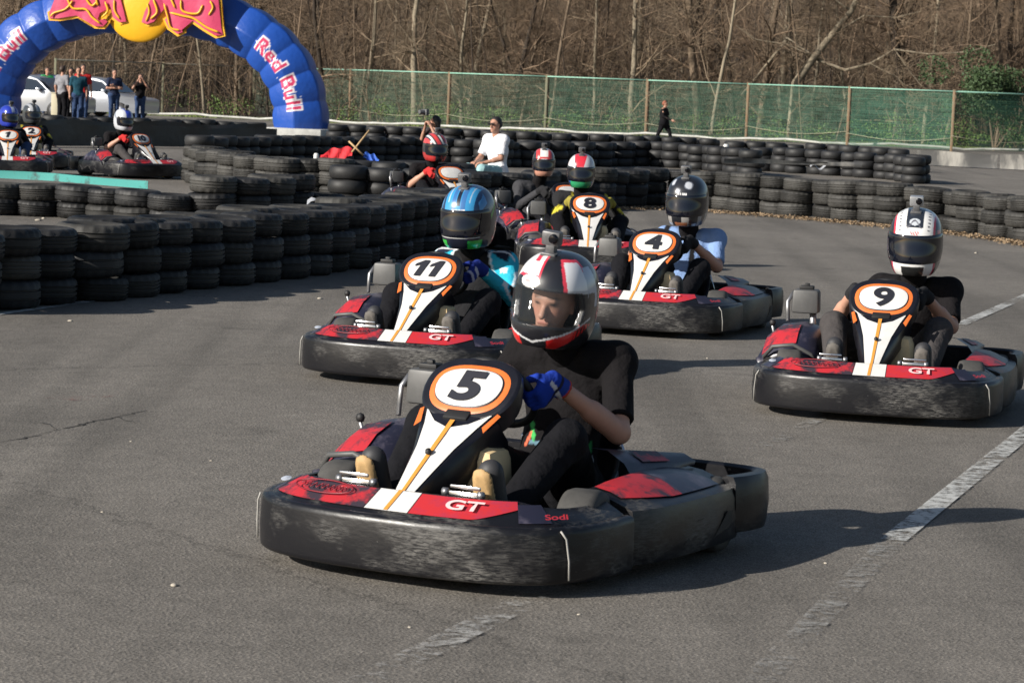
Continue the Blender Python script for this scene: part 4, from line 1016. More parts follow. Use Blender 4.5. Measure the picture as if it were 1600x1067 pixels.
# ------------------------------------------------------------------ people
M_skin = mat('skin', (.52, .28, .20), .55, attr=True, var=.12, vscale=30); M_cloth = {}
def cloth(name, col, rough=.9, **k):
    if name not in M_cloth: M_cloth[name] = mat(name, col, rough, var=.18, vscale=14, bump=.8, bscale=7, bdist=.05, sheen=.0, spec=.15, **k)
    return M_cloth[name]
M_clothcol = mat('printed_cloth', (.1, .1, .1), .9, attr=True, spec=.15, var=.15, vscale=14, bump=.8, bscale=7, bdist=.05)
M_shoe = mat('shoe_upper', (.03, .03, .033), .6); M_gum = mat('gum_sole', (.42, .27, .12), .7, var=.2, vscale=20); M_greysole = mat('grey_sole', (.11, .10, .09), .8, var=.3, vscale=20)
V3 = lambda *a: np.array(a, float)
def unit(v): return v/np.linalg.norm(v)
def hand_caps(B, wr, d, n, curl=(50, 95, 60), grow=0, side=1, ks=1.0, fine=True):
    d = unit(d); n = unit(n-d*(n@d)); w = np.cross(d, n)*side
    g = grow
    B.cap(wr, wr+d*.05*ks, .030*ks+g, .034*ks+g, .02, (n, 1.5)); B.cap(wr+d*.05*ks-w*.018*ks, wr+d*.05*ks+w*.018*ks, .030*ks+g, .030*ks+g, .02, (n, 1.45))
    B.cap(wr+d*.085*ks-w*.028*ks, wr+d*.088*ks+w*.026*ks, .015*ks+g, .016*ks+g, .018)
    L = [.9, 1.05, 1.0, .8]
    for i in range(4):
        p = wr+d*.088*ks+w*(.030-.020*i)*ks; an = 0; r = (.0105, .0095, .0085)
        for j, sl in enumerate((.038, .026, .020)):
            an += math.radians(curl[j]); dd = d*math.cos(an)+n*math.sin(an); q = p+dd*sl*L[i]*ks
            B.cap(p, q, r[j]*ks+g, (r[j]-.001)*ks+g, .004); p = q
    p = wr+d*.02*ks+w*.03*ks; q = p+unit(d*.6+w*.7+n*.5)*.04*ks; B.cap(p, q, .015*ks+g, .012*ks+g, .01); B.cap(q, q+unit(d*.5+n*.9-w*.1)*.032*ks, .0115*ks+g, .010*ks+g, .004)
def head_caps(B, c, f, up, s=1.0):
    f = unit(f); up = unit(up-f*(up@f)); r = np.cross(f, up)
    B.cap(c-f*.012*s+up*.03*s, c-f*.03*s+up*.02*s, .088*s, .086*s, .03, (r, 1.12)); B.cap(c+up*.0*s+f*.012*s, c+f*.035*s-up*.065*s, .072*s, .045*s, .03, (r, 1.05))
    B.cap(c+f*.055*s-up*.09*s, c+f*.05*s-up*.085*s, .028*s, .028*s, .03)     # chin
    B.cap(c+f*.083*s+up*.008*s, c+f*.104*s-up*.028*s, .009*s, .014*s, .012)   # nose
    B.cap(c+f*.078*s+up*.028*s-r*.03*s, c+f*.078*s+up*.028*s+r*.03*s, .012*s, .012*s, .02)
    B.cap(c+f*.083*s-up*.056*s-r*.016*s, c+f*.083*s-up*.056*s+r*.016*s, .009*s, .009*s, .01)
    for q in (-1, 1): B.cap(c+r*q*.078*s+up*.012*s, c+r*q*.076*s-up*.022*s, .012*s, .009*s, .008, (r, 1.6))
def head_paint(V, C, c, f, up, s=1.0, skin=(.52, .28, .20)):
    f = unit(f); up = unit(up-f*(up@f)); r = np.cross(f, up); q = (V-c)/s; x = q@r; y = q@f; z = q@up
    def blob_(cx, cz, rx, rz, col, m=.7):
        w = np.clip(1.3-np.sqrt(((np.abs(x)-cx)/rx)**2+((z-cz)/rz)**2), 0, 1)*(y > .04)*m; C[:] = C*(1-w[:, None])+np.array(col)*w[:, None]
    blob_(.032, .036, .026, .007, (.10, .05, .03), .9); blob_(.031, .014, .015, .007, (.03, .025, .02), 1); blob_(0, -.056, .026, .009, (.42, .13, .10), .8); blob_(.045, -.02, .025, .02, (.62, .26, .19), .5)
def person(name, J, skin, top, bottom, shoes='dark', hair=None, sleeve='short', grow=.014, res=.0125, headyaw=0, hands=None, loose=0.0, gloves=None, sole=None, fat=1.0, paint_top=None, faceskin=None, seated=False, detail=True):
    """one continuous body with clothes as children; J = joints in the person's own frame, facing -Y"""
    P = empty(name); f = J.get('face', V3(0, -1, 0)); up = J.get('up', V3(0, 0, 1)); s = J.get('hs', 1.0)
    B = Blob(); cx, px_, nk, hd = J['chest'], J['pelvis'], J['neck'], J['head']; fw = J.get('fwd', V3(0, -1, 0))
    def torso(T, g):
        T.cap(cx, px_, (.128*fat+g), (.13*fat+g), .05, (fw, 1.28)); T.cap(cx-V3(.05, 0, 0), cx+V3(.05, 0, 0), .115*fat+g, .115*fat+g, .06, (fw, 1.2))
        for q in 'LR': T.cap(nk*.45+J['sh'+q]*.55-V3(0, 0, .03), J['sh'+q]-V3(0, 0, .012), .06+g, .056+g, .06)
        T.cap(J['hipL'], J['hipR'], .10*fat+g, .10*fat+g, .05)
    torso(B, 0); B.cap((nk+cx)/2, nk, .07, .055, .05); B.cap(nk, hd-V3(0, 0, .04), .052, .054, .03)
    head_caps(B, hd, f, up, s)
    for q in 'LR':
        B.chain([J['sh'+q], J['el'+q], J['wr'+q]], [.050*fat, .040, .027], .02); B.cap(J['el'+q], J['el'+q]*.6+J['wr'+q]*.4, .036, .040, .02)
        B.chain([J['hip'+q], J['kn'+q], J['an'+q]], [.085*fat, .056, .036], .03); B.cap(J['kn'+q]*.8+J['an'+q]*.2, J['kn'+q]*.6+J['an'+q]*.4, .052, .050, .03)
        B.cap(J['an'+q], J['an'+q]+(J['toe'+q]-J['an'+q])*.8, .034, .028, .02)
        hh = hands[q]; hand_caps(B, J['wr'+q], hh[0], hh[1], hh[2], 0, hh[3])
    def colr(V):
        C = np.tile(np.array(faceskin or skin), (len(V), 1)); head_paint(V, C, hd, f, up, s); return C
    bm_ = blob_mesh('body', B, res*.8, M_skin, colr); link('body', bm_, P)
    # top
    T = Blob(); torso(T, grow+.008+loose)
    for q in 'LR':
        a, b, w = J['sh'+q], J['el'+q], J['wr'+q]
        if sleeve == 'short': e = a+(b-a)*.84; T.cap(a, e, .060*fat+loose, .058*fat+loose, .04, None, True)
        else: T.cap(a, b, .062+loose, .052+loose, .04); T.cap(b, w-(w-b)*.04, .050+loose, .036+loose, .02, None, True)
    T.cap((nk+cx)/2, nk*.8+cx*.2+V3(0, .0, .02), .08, .058 if sleeve == 'short' else .068, .05, None, True)
    T.sub.append((nk-V3(0, 0, .02), nk+V3(0, -.02, .15), .05, .07, 0, None, False))
    d_ = unit(px_-cx); T.cut.append((d_, px_+d_*.05))
    tm = blob_mesh('shirt' if sleeve == 'short' else 'jacket', T, res, M_clothcol if paint_top else top, paint_top); link('shirt' if sleeve == 'short' else 'jacket', tm, P)
    # trousers
    Q = Blob(); Q.cap(J['hipL'], J['hipR'], .108*fat+grow, .108*fat+grow, .05); Q.cap(px_, px_+unit(cx-px_)*.04, .128*fat+grow, .125*fat+grow, .05, (fw, 1.25))
    for q in 'LR':
        h, k, a = J['hip'+q], J['kn'+q], J['an'+q]; Q.cap(h, k, .090*fat+grow, .060+grow, .04)
        if bottom[1] == 'long': Q.cap(k, a-(a-k)*.03, .060+grow, .046+grow*.8, .03, None, True)
        else: Q.cap(k, k+(a-k)*.28, .060+grow, .058+grow, .03, None, True)
    link('trousers' if bottom[1] == 'long' else 'shorts', blob_mesh('trousers', Q, res, bottom[0]), P)
    for q in 'LR':
        a, t = J['an'+q], J['toe'+q]; S = Blob(); d = unit(t-a); 
        fl = J.get('sole', {}).get(q, V3(0, 0, -1)); heel = a-d*.02+fl*.03
        S.cap(heel, t, .044, .040, .02); S.cap(a, heel, .044, .040, .02); S.cap(a+(t-a)*.3, t-d*.01, .048, .042, .02, (fl, 1.2)); S.cut.append((fl, heel+fl*.033))
        so2 = link('shoe', blob_mesh('shoe', S, .009, M_shoe), P)
        Z = Blob(); sq = (fl, 3.2); Z.cap(heel+fl*.036, t+fl*.036, .044, .046, .0, None); c1 = heel+fl*.036; Z.cut += [(fl, c1+fl*.012), (-fl, c1-fl*.008)]
        link('sole', blob_mesh('sole', Z, .006, sole or M_greysole), so2)
        if gloves:
            G_ = Blob(); hh = hands[q]; w = J['wr'+q]; hand_caps(G_, w, hh[0], hh[1], hh[2], .0035, hh[3]); bk = unit(J['el'+q]-w); G_.cap(w, w+bk*.065, .036, .041, .02, None, True)
            gm = blob_mesh('glove', G_, .0055, M_clothcol if callable(gloves) else gloves, (lambda V, w=w, hh=hh, bk=bk: gloves(V, w, hh, bk)) if callable(gloves) else None); link('glove', gm, P)
    if hair:
        H = Blob(); f_ = unit(f); r_ = unit(np.cross(f_, up)); u_ = unit(up)
        H.cap(hd-f_*.022*s+u_*.045*s, hd-f_*.042*s+u_*.02*s, .094*s, .093*s, .03, (r_, 1.08)); 
        if hair[1] == 'long': H.cap(hd-f_*.05*s, hd-f_*.07*s-u_*.24*s, .085*s, .06*s, .05); [H.cap(hd-f_*.0*s+r_*q*.07*s, hd-f_*.02*s+r_*q*.09*s-u_*.2*s, .03*s, .028*s, .04) for q in (-1, 1)]
        nrm = unit(f_*1.0-u_*.55); H.cut.append((nrm, hd+f_*.028*s+u_*.05*s))
        if hair[1] == 'long': H.cut.append((f_, hd+f_*.05*s))
        link('hair', blob_mesh('hair', H, .009, hair[0]), P)
    return P

# ---- helmets: shell with an eye port, painted as printed on the shell
def helm_f(P, g=0.0):
    x, y, z = P[..., 0], P[..., 1], P[..., 2]
    a = ((np.abs(x)/(.143+g))**2.35+(np.abs(y-.012)/(.176+g))**2.35+(np.abs(z-.015)/(.160+g))**2.35)**(1/2.35)-1
    b = ((np.abs(x)/(.126+g))**2.3+(np.abs(y+.030)/(.160+g))**2.3+(np.abs(z+.070)/(.115+g))**2.3)**(1/2.3)-1
    c = ((np.abs(x)/(.128+g))**2.3+(np.abs(y-.045)/(.135+g))**2.3+(np.abs(z+.06)/(.13+g))**2.3)**(1/2.3)-1
    return smin(smin(a*.15, b*.12, .03), c*.12, .03)
def port(P, m=0.0):
    x, y, z = P[..., 0], P[..., 1], P[..., 2]
    zc = -.012-.02*(y+.05)/.12; top = .052+.0*x; bot = -.062
    d = np.maximum(np.maximum(z-(.050+m), (-.068-m)-z), y+.045-m*1.5+np.abs(z+.01)*.35)
    return d
def shell_f(P):
    o = helm_f(P); inner = helm_f(P, -.022); v = np.maximum(o, -inner)
    v = np.maximum(v, -port(P)); v = np.maximum(v, -P[..., 2]-.155-.25*(P[..., 1]*.2)); return v
def visor_mesh():
    def surf(a, z, g):
        lo_, hi_ = .05, .25; d = np.array([math.sin(a), -math.cos(a)])
        for _ in range(26):
            m = (lo_+hi_)/2; p = np.array([d[0]*m, d[1]*m+.01, z])
            if helm_f(p) < 0: lo_ = m
            else: hi_ = m
        return (d[0]*(lo_+g), d[1]*(lo_+g)+.01, z)
    rows = []; back = []
    for j in range(17):
        v = -1+2*j/16; z = -.010+.071*v; A = 1.36*(1-.10*abs(v)**3)-.08*(v < 0)*abs(v)
        rows.append([surf(-A+2*A*i/40, z, .0055-.003*(abs(v) > .95)) for i in range(41)]); back.append([surf(-A+2*A*i/40, z, .0025) for i in range(41)])
    return MB().grid(rows), back
lo, hi = V3(-.165, -.215, -.19), V3(.165, .215, .20)
HV, HQ = surfnet(shell_f, lo, hi, .0045, proj=2); VMB, _bk = visor_mesh()
M_helmet = mat('helmet_paint', (.1, .1, .1), .25, attr=True, coat=.6); M_helmet.node_tree.nodes['Principled BSDF'].inputs['Roughness'].default_value = .28
M_visor_dark = mat('dark_visor', (.006, .007, .012), .06, coat=.5)
M_visor_clear = bpy.data.materials.new('clear_visor'); M_visor_clear.use_nodes = True
_b = M_visor_clear.node_tree.nodes['Principled BSDF']; _b.inputs['Base Color'].default_value = (.06, .07, .08, 1); _b.inputs['Alpha'].default_value = .24; _b.inputs['Roughness'].default_value = .05
me_vis = {}
for k, m in (('dark', M_visor_dark), ('clear', M_visor_clear)): me_vis[k] = VMB.mesh('visor', m, recalc=True)
M_cam = mat('action_camera_grey', (.12, .12, .125), .4, .3, var=.3, vscale=40); M_camsil = mat('silver_case', (.45, .46, .48), .25, .6); M_lens = mat('lens_black', (.004, .004, .006), .08)
def cam_meshes():
    a = MB().box((0, 0, .022), (.062, .034, .044)).mesh('action_camera', M_camsil, bevel=.006); b = MB().lathe([(0, .012), (.010, .012), (.014, .010), (.015, 0)], 16, Matrix.Translation((.012, -.017, .024)) @ Matrix.Rotation(PI/2, 4, 'X')).mesh('lens', M_lens)
    c = MB().box((0, 0, -.008), (.03, .03, .03)).box((0, .0, -.026), (.05, .06, .012)).mesh('mount', M_cam, bevel=.003); return a, b, c
CAMM = cam_meshes()
def helmet(P, painter, pos, face, vis='dark', scale=1.0, tilt=0.0, cam_x=0.0, camera=True, bright=False, roll=0):
    me = fast_mesh('helmet', HV, HQ, M_helmet); C = np.tile(np.array(painter[0], float), (len(HV), 1)); painter[1](HV.astype(float), C)
    ins = helm_f(HV) < -.004; C[ins] = (.015, .015, .016); paint(me, C)
    h = link('helmet', me, P); h.location = pos; f = unit(V3(*face)); yaw = math.atan2(f[0], -f[1]); h.rotation_euler = (tilt, roll, yaw); h.rotation_mode = 'XYZ'; h.scale = (scale*.97, scale*.97, scale*1.01)
    link('visor', me_vis[vis], h)
    if camera:
        for me2 in CAMM:
            c = link(me2.name.split('.')[0], me2, h)
            if not bright and me2 is CAMM[0]: c.material_slots[0].link = 'OBJECT'; c.material_slots[0].material = M_cam
            c.location = (cam_x, -.045, .196); c.rotation_euler = (.1, 0, 0); c.scale = (1.15,)*3
    return h
def fill(C, m, col):
    C[m] = col
def coords(V): return V[:, 0], V[:, 1], V[:, 2], np.arctan2(V[:, 0], -V[:, 1])
def p5(V, C):
    x, y, z, a = coords(V)
    fill(C, (np.abs(a-1.25) < .62) & (z > .045) & (z < .16), (.012, .012, .014))
    w = (z > .055) & (a > .42+(.16-z)*1.3) & (a < 1.25+(.16-z)*2.4) & (z < .158); fill(C, w, (.62, .04, .07)); w = (z > .05) & (a > .52+(.155-z)*1.3) & (a < 1.12+(.16-z)*2.2) & (z < .15); fill(C, w, (.70, .71, .74))
    w = (x < -.008) & (x > -.105-z*.0) & (y < .07) & (z > .088); fill(C, w, (.62, .03, .06)); w = (x < -.018) & (x > -.095) & (y < .06) & (z > .098) & ~((np.abs(x+.045) < .010) & (z > .142)); fill(C, w, (.75, .74, .73))
    o = ((x+.045)/.040)**2+((z-.075)/.022)**2 < 1; fill(C, o & (y < -.05), (.78, .76, .74)); o = ((x+.045)/.024)**2+((z-.075)/.005)**2 < 1; fill(C, o & (y < -.05), (.65, .3, .3))
    w = (a > 1.2+(.13-z)*1.5) & (a < 1.75+(.13-z)*1.5) & (z > .0) & (z < .135); fill(C, w, (.38, .42, .50)); w = (a > 1.35) & (a < 1.75) & (z > -.02) & (z < .05); fill(C, w, (.02, .015, .015))
    w = (z < -.06) & (np.abs(z+.125-(np.abs(a)-.5)*.07) < .022) & (np.abs(a) > .3) & (np.abs(a) < 1.9); fill(C, w, (.66, .02, .02))
    w = (np.abs(z+.10-(np.abs(a)-.5)*.055) < .004) & (np.abs(a) < 1.6); fill(C, w, (.6, .6, .62))
    w = (np.abs(z+.128-(a-.5)*.05) < .02) & (a > .95) & (np.sin(a*42) > .1) & (a < 2.0); fill(C, w, (.02, .02, .02))
    w = (np.abs(a+1.2) < .6) & (z > .05) & (z < .14) & (z > .05+(np.abs(a+1.2))*.1); fill(C, w, (.70, .70, .72))
def p11(V, C):
    x, y, z, a = coords(V); fill(C, z > .03, (.008, .03, .09))
    w = (np.abs(x) < .085) & (y < .05) & (z > .055); fill(C, w, (.04, .26, .52)); w = (np.abs(np.abs(x)-.028) < .012) & (y < .06) & (z > .055); fill(C, w, (.04, .14, .35)); w = (np.abs(x) < .012+.0*z) & (y < .08) & (z > .085); fill(C, w, (.01, .015, .03))
    w = (np.abs(np.abs(x)-.062) < .004) & (z > .10); fill(C, w, (.35, .45, .55)); w = (np.abs(x) < .04) & (z > .056) & (z < .068) & (y < 0) & (np.sin(x*700) > -.4); fill(C, w, (.8, .8, .8))
    w = (np.abs(a) > .8) & (np.abs(a) < 1.3) & (z > .05+(np.abs(a)-.8)*.08) & (z < .10+(np.abs(a)-.8)*.08); fill(C, w, (.05, .22, .48))
    w = np.abs(z+.02-(np.abs(a)-1.2)*.11) < .012; fill(C, w & (np.abs(a) > .75), (.06, .34, .06)); w = (z < -.10) & (np.abs(a) > .35) & (np.abs(a) < .95); fill(C, w, (.03, .42, .05)); w = (z < -.074) & (z > -.086) & (np.abs(a) < .8); fill(C, w, (.5, .5, .5))
def p9(V, C):
    x, y, z, a = coords(V); b = np.abs(x) < .10+.0*z; fill(C, (np.abs(x) < .108) & (z > .04), (.62, .03, .05)); fill(C, (np.abs(x) < .098) & (z > .04), (.78, .77, .75))
    w = (np.abs(x) < .045-.15*np.abs(y+.03)*0) & (z > .098) & (y < .1); fill(C, w, (.02, .025, .035)); w = ((x)/.028)**2+((z-.125)/.016)**2 < 1; fill(C, w & (y < 0), (.45, .48, .52)); w = (np.abs(z-.112-.02*np.cos(x*70)) < .004) & (np.abs(x) < .038) & (y < 0); fill(C, w, (.1, .1, .12))
    w = (np.abs(x) < .022) & (np.abs(z-.072) < .008) & (y < 0) & (np.sin(x*500+z*300) > -.1); fill(C, w, (.55, .05, .07)); w = (np.abs(np.abs(x)-.075) < .007) & (z > .07) & (np.sin(z*260+y*150) > .35); fill(C, w, (.12, .12, .13))
    w = (z < -.072) & (np.abs(a) < .72); fill(C, w, (.72, .71, .70)); w = (z < -.095) & (np.abs(a) < .33); fill(C, w, (.02, .02, .02)); w = (z < -.072) & (np.abs(np.abs(a)-.74) < .06); fill(C, w, (.5, .03, .08))
    w = (np.abs(a) > 1.2) & (np.abs(z-.02) < .05) & (np.abs(np.abs(a)-1.75) < .07); fill(C, w, (.4, .4, .42)); fill(C, (np.abs(a-1.05) < .12) & (np.abs(z-.06) < .02), (.5, .03, .05))
def p4(V, C):
    x, y, z, a = coords(V); n = np.sin(x*60+z*45)+np.sin(z*70-y*40+1)+np.sin(x*38-y*55); fill(C, (n > 1.45) & (z > -.02), (.12, .13, .16)); fill(C, (n > 1.9) & (z > -.02), (.42, .44, .48))
    w = (np.abs(x) < .036) & (np.abs(z-.068) < .009) & (y < 0) & (np.sin(x*480) > -.3); fill(C, w, (.8, .8, .8)); w = (z < -.075) & (np.sin(a*9) > .3); fill(C, w, (.28, .27, .26)); w = (z < -.12) & (np.abs(a) < .25); fill(C, w, (.3, .12, .06))
def p8(V, C):
    x, y, z, a = coords(V); fill(C, (z > .05) & (x > -.02), (.50, .50, .53)); fill(C, (z > .06) & (np.abs(x+.01) < .035+.3*(z-.06)), (.62, .03, .05)); fill(C, (z > .05) & (x < -.07), (.6, .6, .62)); fill(C, (z < .04) & (z > -.1) & (np.abs(a) < .9), (.03, .08, .3)); fill(C, (z < -.05) & (np.abs(a) < .7), (.03, .28, .12))
def pr(V, C):
    x, y, z, a = coords(V); fill(C, (z > .05) & (np.abs(x) < .1), (.55, .05, .05)); fill(C, (z > .09) & (np.abs(x) < .05), (.7, .68, .66)); fill(C, (z < -.06) & (np.abs(a) < .8), (.5, .25, .18)); fill(C, (z > .052) & (z < .065) & (np.abs(x) < .04), (.75, .75, .75))
def prb(V, C):
    x, y, z, a = coords(V); fill(C, (z > .05) & (np.sin(x*55+z*30) > .2), (.55, .05, .05)); fill(C, (z > .05) & (np.sin(x*55+z*30) < -.75), (.6, .6, .6)); fill(C, (z < -.06) & (np.abs(a) > .3), (.4, .03, .03))
def p10(V, C):
    x, y, z, a = coords(V); fill(C, (np.abs(x) < .045) & (z > .05), (.03, .06, .42)); fill(C, (np.abs(a) > .9) & (np.abs(z-.02-.1*(np.abs(a)-1.5)) < .02), (.2, .22, .28))
def p1(V, C):
    x, y, z, a = coords(V); fill(C, (z > .08) & (np.abs(x) < .03), (.3, .35, .5))
def p2(V, C):
    x, y, z, a = coords(V); fill(C, (z > .06) & (np.sin(x*60) > .2), (.35, .36, .38))
HP = {'5': ((.014, .014, .017), p5), '11': ((.012, .014, .025), p11), '9': ((.012, .012, .013), p9), '4': ((.015, .016, .02), p4), '8': ((.02, .03, .05), p8), 'follow': ((.02, .02, .02), pr), 'wall': ((.03, .03, .035), prb),
      '10': ((.5, .52, .56), p10), '1': ((.02, .04, .35), p1), '2': ((.04, .045, .05), p2)}
# ---- seated drivers
def driver_joints(lean=0.0, dz=0.0, head=V3(0, .17, .835), face=V3(0, -1, -.12)):
    J = dict(pelvis=V3(0, .26, .20), chest=V3(lean*.6, .36, .47+dz), neck=V3(lean, .30, .635+dz), head=head+V3(lean, 0, dz), face=face, fwd=V3(0, -.95, .3), hs=1.02)
    nw = V3(0, .75, .66); nw /= np.linalg.norm(nw)
    for q, s in (('R', -1), ('L', 1)):
        J['sh'+q] = V3(s*.195+lean, .33, .60+dz); J['el'+q] = V3(s*.325, .15, .415); g = V3(s*.15, -.20, .55); J['wr'+q] = g+V3(s*.040, 0, 0)+nw*.075+V3(0, .01, 0)
        J['hip'+q] = V3(s*.10, .24, .18); J['kn'+q] = V3(s*.29, -.20, .415); fx = .215 if s < 0 else .25; J['an'+q] = V3(s*fx, -.605, .175); J['toe'+q] = V3(s*(fx+.005), -.675, .355)
    J['sole'] = {'L': unit(V3(0, -.94, -.34)), 'R': unit(V3(0, -.94, -.34))}
    for k in J:
        if k not in ('face', 'up', 'fwd', 'hs', 'sole'): J[k] = J[k]*V3(1, 1, 1.08)
    return J, {'L': (-nw+V3(-.15, 0, 0), V3(-1, 0, 0), (45, 75, 60), -1), 'R': (-nw+V3(.15, 0, 0), V3(1, 0, 0), (45, 75, 60), 1)}
skinA = (.50, .27, .19); skinB = (.42, .22, .15)
def shirt5(V):
    C = np.tile(V3(.009, .008, .009), (len(V), 1)); x, y, z = V.T; fr = (y < .27)
    u = x-.03; w = z-.34
    def seg(a, b, th, col):
        a = np.array(a); b = np.array(b); d = b-a; P = np.stack([u, w], 1); t = np.clip(((P-a)@d)/(d@d), 0, 1); C[(np.linalg.norm(P-a-t[:, None]*d, axis=1) < th) & fr] = col
    seg((-.03, -.05), (.11, -.03), .006, (.05, .30, .09)); seg((.11, -.03), (.13, .08), .006, (.05, .30, .09)); seg((.10, -.04), (.145, -.02), .004, (.6, .6, .6)); seg((.125, -.03), (.145, .08), .003, (.5, .5, .5))
    seg((-.10, .03), (-.02, .03), .008, (.12, .22, .28)); seg((-.09, .05), (-.11, .10), .011, (.06, .40, .10)); seg((-.125, .02), (-.105, .06), .007, (.65, .15, .08)); seg((.03, -.075), (.08, -.07), .010, (.62, .62, .62))
    return C
def suit11(V):
    C = np.tile(V3(.018, .018, .020), (len(V), 1)); x, y, z = V.T; ax = np.abs(x)
    cy = (ax > .115+(.70-z)*.34) & (z > .40); C[cy] = (.03, .42, .58)
    C[(ax > .10) & (np.abs(ax-(.115+(.70-z)*.34)) < .007) & (z > .40)] = (.7, .72, .74)
    C[(ax > .29) & (y < .28) & (np.abs(ax-.30-(.60-z)*.2) < .006)] = (.7, .72, .74); C[(ax > .31+(.60-z)*.2) & (z < .53)] = (.018, .018, .02)
    top = (z > .695-.5*(ax-.15)) & (ax > .12) & (ax < .24); C[top] = (.015, .02, .04)
    for k in (.16, .19): C[(np.abs(y-.31-(k-.175)) < .006) & (ax > .12) & (ax < .27) & (z > .60)] = (.7, .7, .72)
    C[(ax > .20) & (ax < .25) & (np.abs(z-.61) < .014) & (y < .31)] = (.68, .68, .70); C[(np.abs(x) < .004) & (z > .3) & (y < .25)] = (.2, .2, .2)
    return C
def shirt4(V):
    C = np.tile(V3(.21, .32, .56), (len(V), 1)); x, y, z = V.T; C[(np.abs(np.abs(x)-.105) < .02) & (y < .36)] = (.012, .012, .014); C[(np.abs(np.abs(x)-.105) < .02) & (z > .58)] = (.012, .012, .014); return C
def suit8(V):
    C = np.tile(V3(.02, .02, .022), (len(V), 1)); x, y, z = V.T; ax = np.abs(x); C[(ax > .26) & (np.sin(z*60+ax*40) > .1) & (z < .58)] = (.55, .47, .05); C[(ax > .14) & (ax < .18) & (y < .3)] = (.4, .34, .04); return C
def glove5(V, w, hh, bk):
    C = np.tile(V3(.015, .045, .34), (len(V), 1)); d = (V-w)@unit(hh[0]); back = -(V-w)@unit(hh[1]); C[((V-w)@bk > .03)] = (.02, .05, .28); C[((V-w)@bk > .055)] = (.5, .06, .03)
    C[(back > .018) & (d > .02) & (d < .035)] = (.6, .6, .65); C[(np.abs((V-w)@bk-.018) < .006)] = (.02, .02, .04); return C
def glove11(V, w, hh, bk):
    C = np.tile(V3(.015, .03, .20), (len(V), 1)); d = (V-w)@unit(hh[0]); back = -(V-w)@unit(hh[1]); C[(back > .012) & (np.abs(d-.05) < .012)] = (.5, .5, .6); C[(d > .085) & (d < .10)] = (.45, .45, .6); return C
BLK = cloth('black_cotton', (.009, .008, .009)); BLKT = cloth('black_trouser_cloth', (.007, .007, .009)); GRY = cloth('charcoal_fleece', (.045, .045, .05)); GRT = cloth('dark_grey_trouser', (.055, .05, .05)); DGL = cloth('dark_glove', (.02, .02, .022)); RGL = cloth('red_glove', (.45, .03, .03)); YGL = cloth('yellow_black_glove', (.25, .21, .04))
NAVY = cloth('navy_cloth', (.02, .028, .06)); JEAN = cloth('blue_jeans', (.035, .06, .13)); WHT = cloth('white_cotton', (.72, .72, .76)); TEAL = cloth('dark_teal_cloth', (.015, .06, .09)); LGR = cloth('grey_marl', (.22, .22, .24)); REDC = cloth('red_cotton', (.50, .03, .03)); GRNC = cloth('green_cotton', (.05, .35, .12)); PALE = cloth('pale_print_shorts', (.30, .48, .50)); REDB = cloth('black_red_cloth', (.03, .02, .02))
HBLK = mat('black_hair', (.012, .010, .010), .55, bump=.6, bscale=60, bdist=.01, stretch=(1, 1, .1)); HBRN = mat('brown_hair', (.05, .03, .02), .6, bump=.5, bscale=60); HRED = mat('ginger_hair', (.24, .08, .045), .8)
DR = [ # key, head yaw deg, head tilt, label, person kwargs, helmet kwargs
 ('5', 6, .04, 'driver in a black T-shirt and blue gloves, face seen through a clear visor', dict(top=BLK, bottom=(BLKT, 'long'), paint_top=shirt5, gloves=glove5, sole=M_gum, res=.011), dict(vis='clear', scale=1.06, cam_x=-.02)),
 ('9', 2, .12, 'driver of kart 9 in black with a white and red helmet', dict(top=BLK, bottom=(GRT, 'long'), gloves=DGL, sole=M_greysole), dict(scale=1.10, cam_x=0)),
 ('11', 0, .12, 'driver of kart 11 in a black and cyan racing suit with a blue helmet', dict(top=BLK, sleeve='long', paint_top=suit11, bottom=(BLKT, 'long'), gloves=glove11), dict(scale=1.10, cam_x=.0)),
 ('4', 2, .10, 'driver of kart 4 in a light blue T-shirt with black straps and dark helmet', dict(top=BLK, paint_top=shirt4, bottom=(BLKT, 'long'), gloves=DGL), dict(scale=1.08)),
 ('8', 0, .1, 'driver of kart 8 in a black and yellow suit', dict(top=BLK, sleeve='long', paint_top=suit8, bottom=(BLKT, 'long'), gloves=YGL), dict(scale=.96)),
 ('follow', -25, .1, 'driver in a charcoal jumper and red and white helmet', dict(top=GRY, sleeve='long', bottom=(BLKT, 'long'), gloves=DGL), dict(scale=.86)),
 ('wall', 0, .1, 'driver with a red and black helmet showing above the tyre wall', dict(top=BLK, bottom=(BLKT, 'long'), gloves=RGL), dict(scale=1.02)),
 ('10', 0, .15, 'driver of kart 10 in black with a silver and blue helmet and red gloves', dict(top=BLK, bottom=(GRT, 'long'), gloves=RGL), dict(scale=1.02)),
 ('1', 28, .1, 'driver of kart 1 at the left edge with a blue helmet', dict(top=BLK, sleeve='long', bottom=(JEAN, 'long'), gloves=DGL), dict(scale=1.0)),
 ('2', 28, .1, 'driver with a dark grey helmet right behind the blue helmeted one', dict(top=BLK, sleeve='long', paint_top=suit8, bottom=(BLKT, 'long'), gloves=DGL), dict(scale=1.0))]
LEAN = {'5': .02, '9': .10, '11': 0, '4': .07, '8': -.10, 'follow': -.03, 'wall': 0, '10': 0, '1': 0, '2': 0}
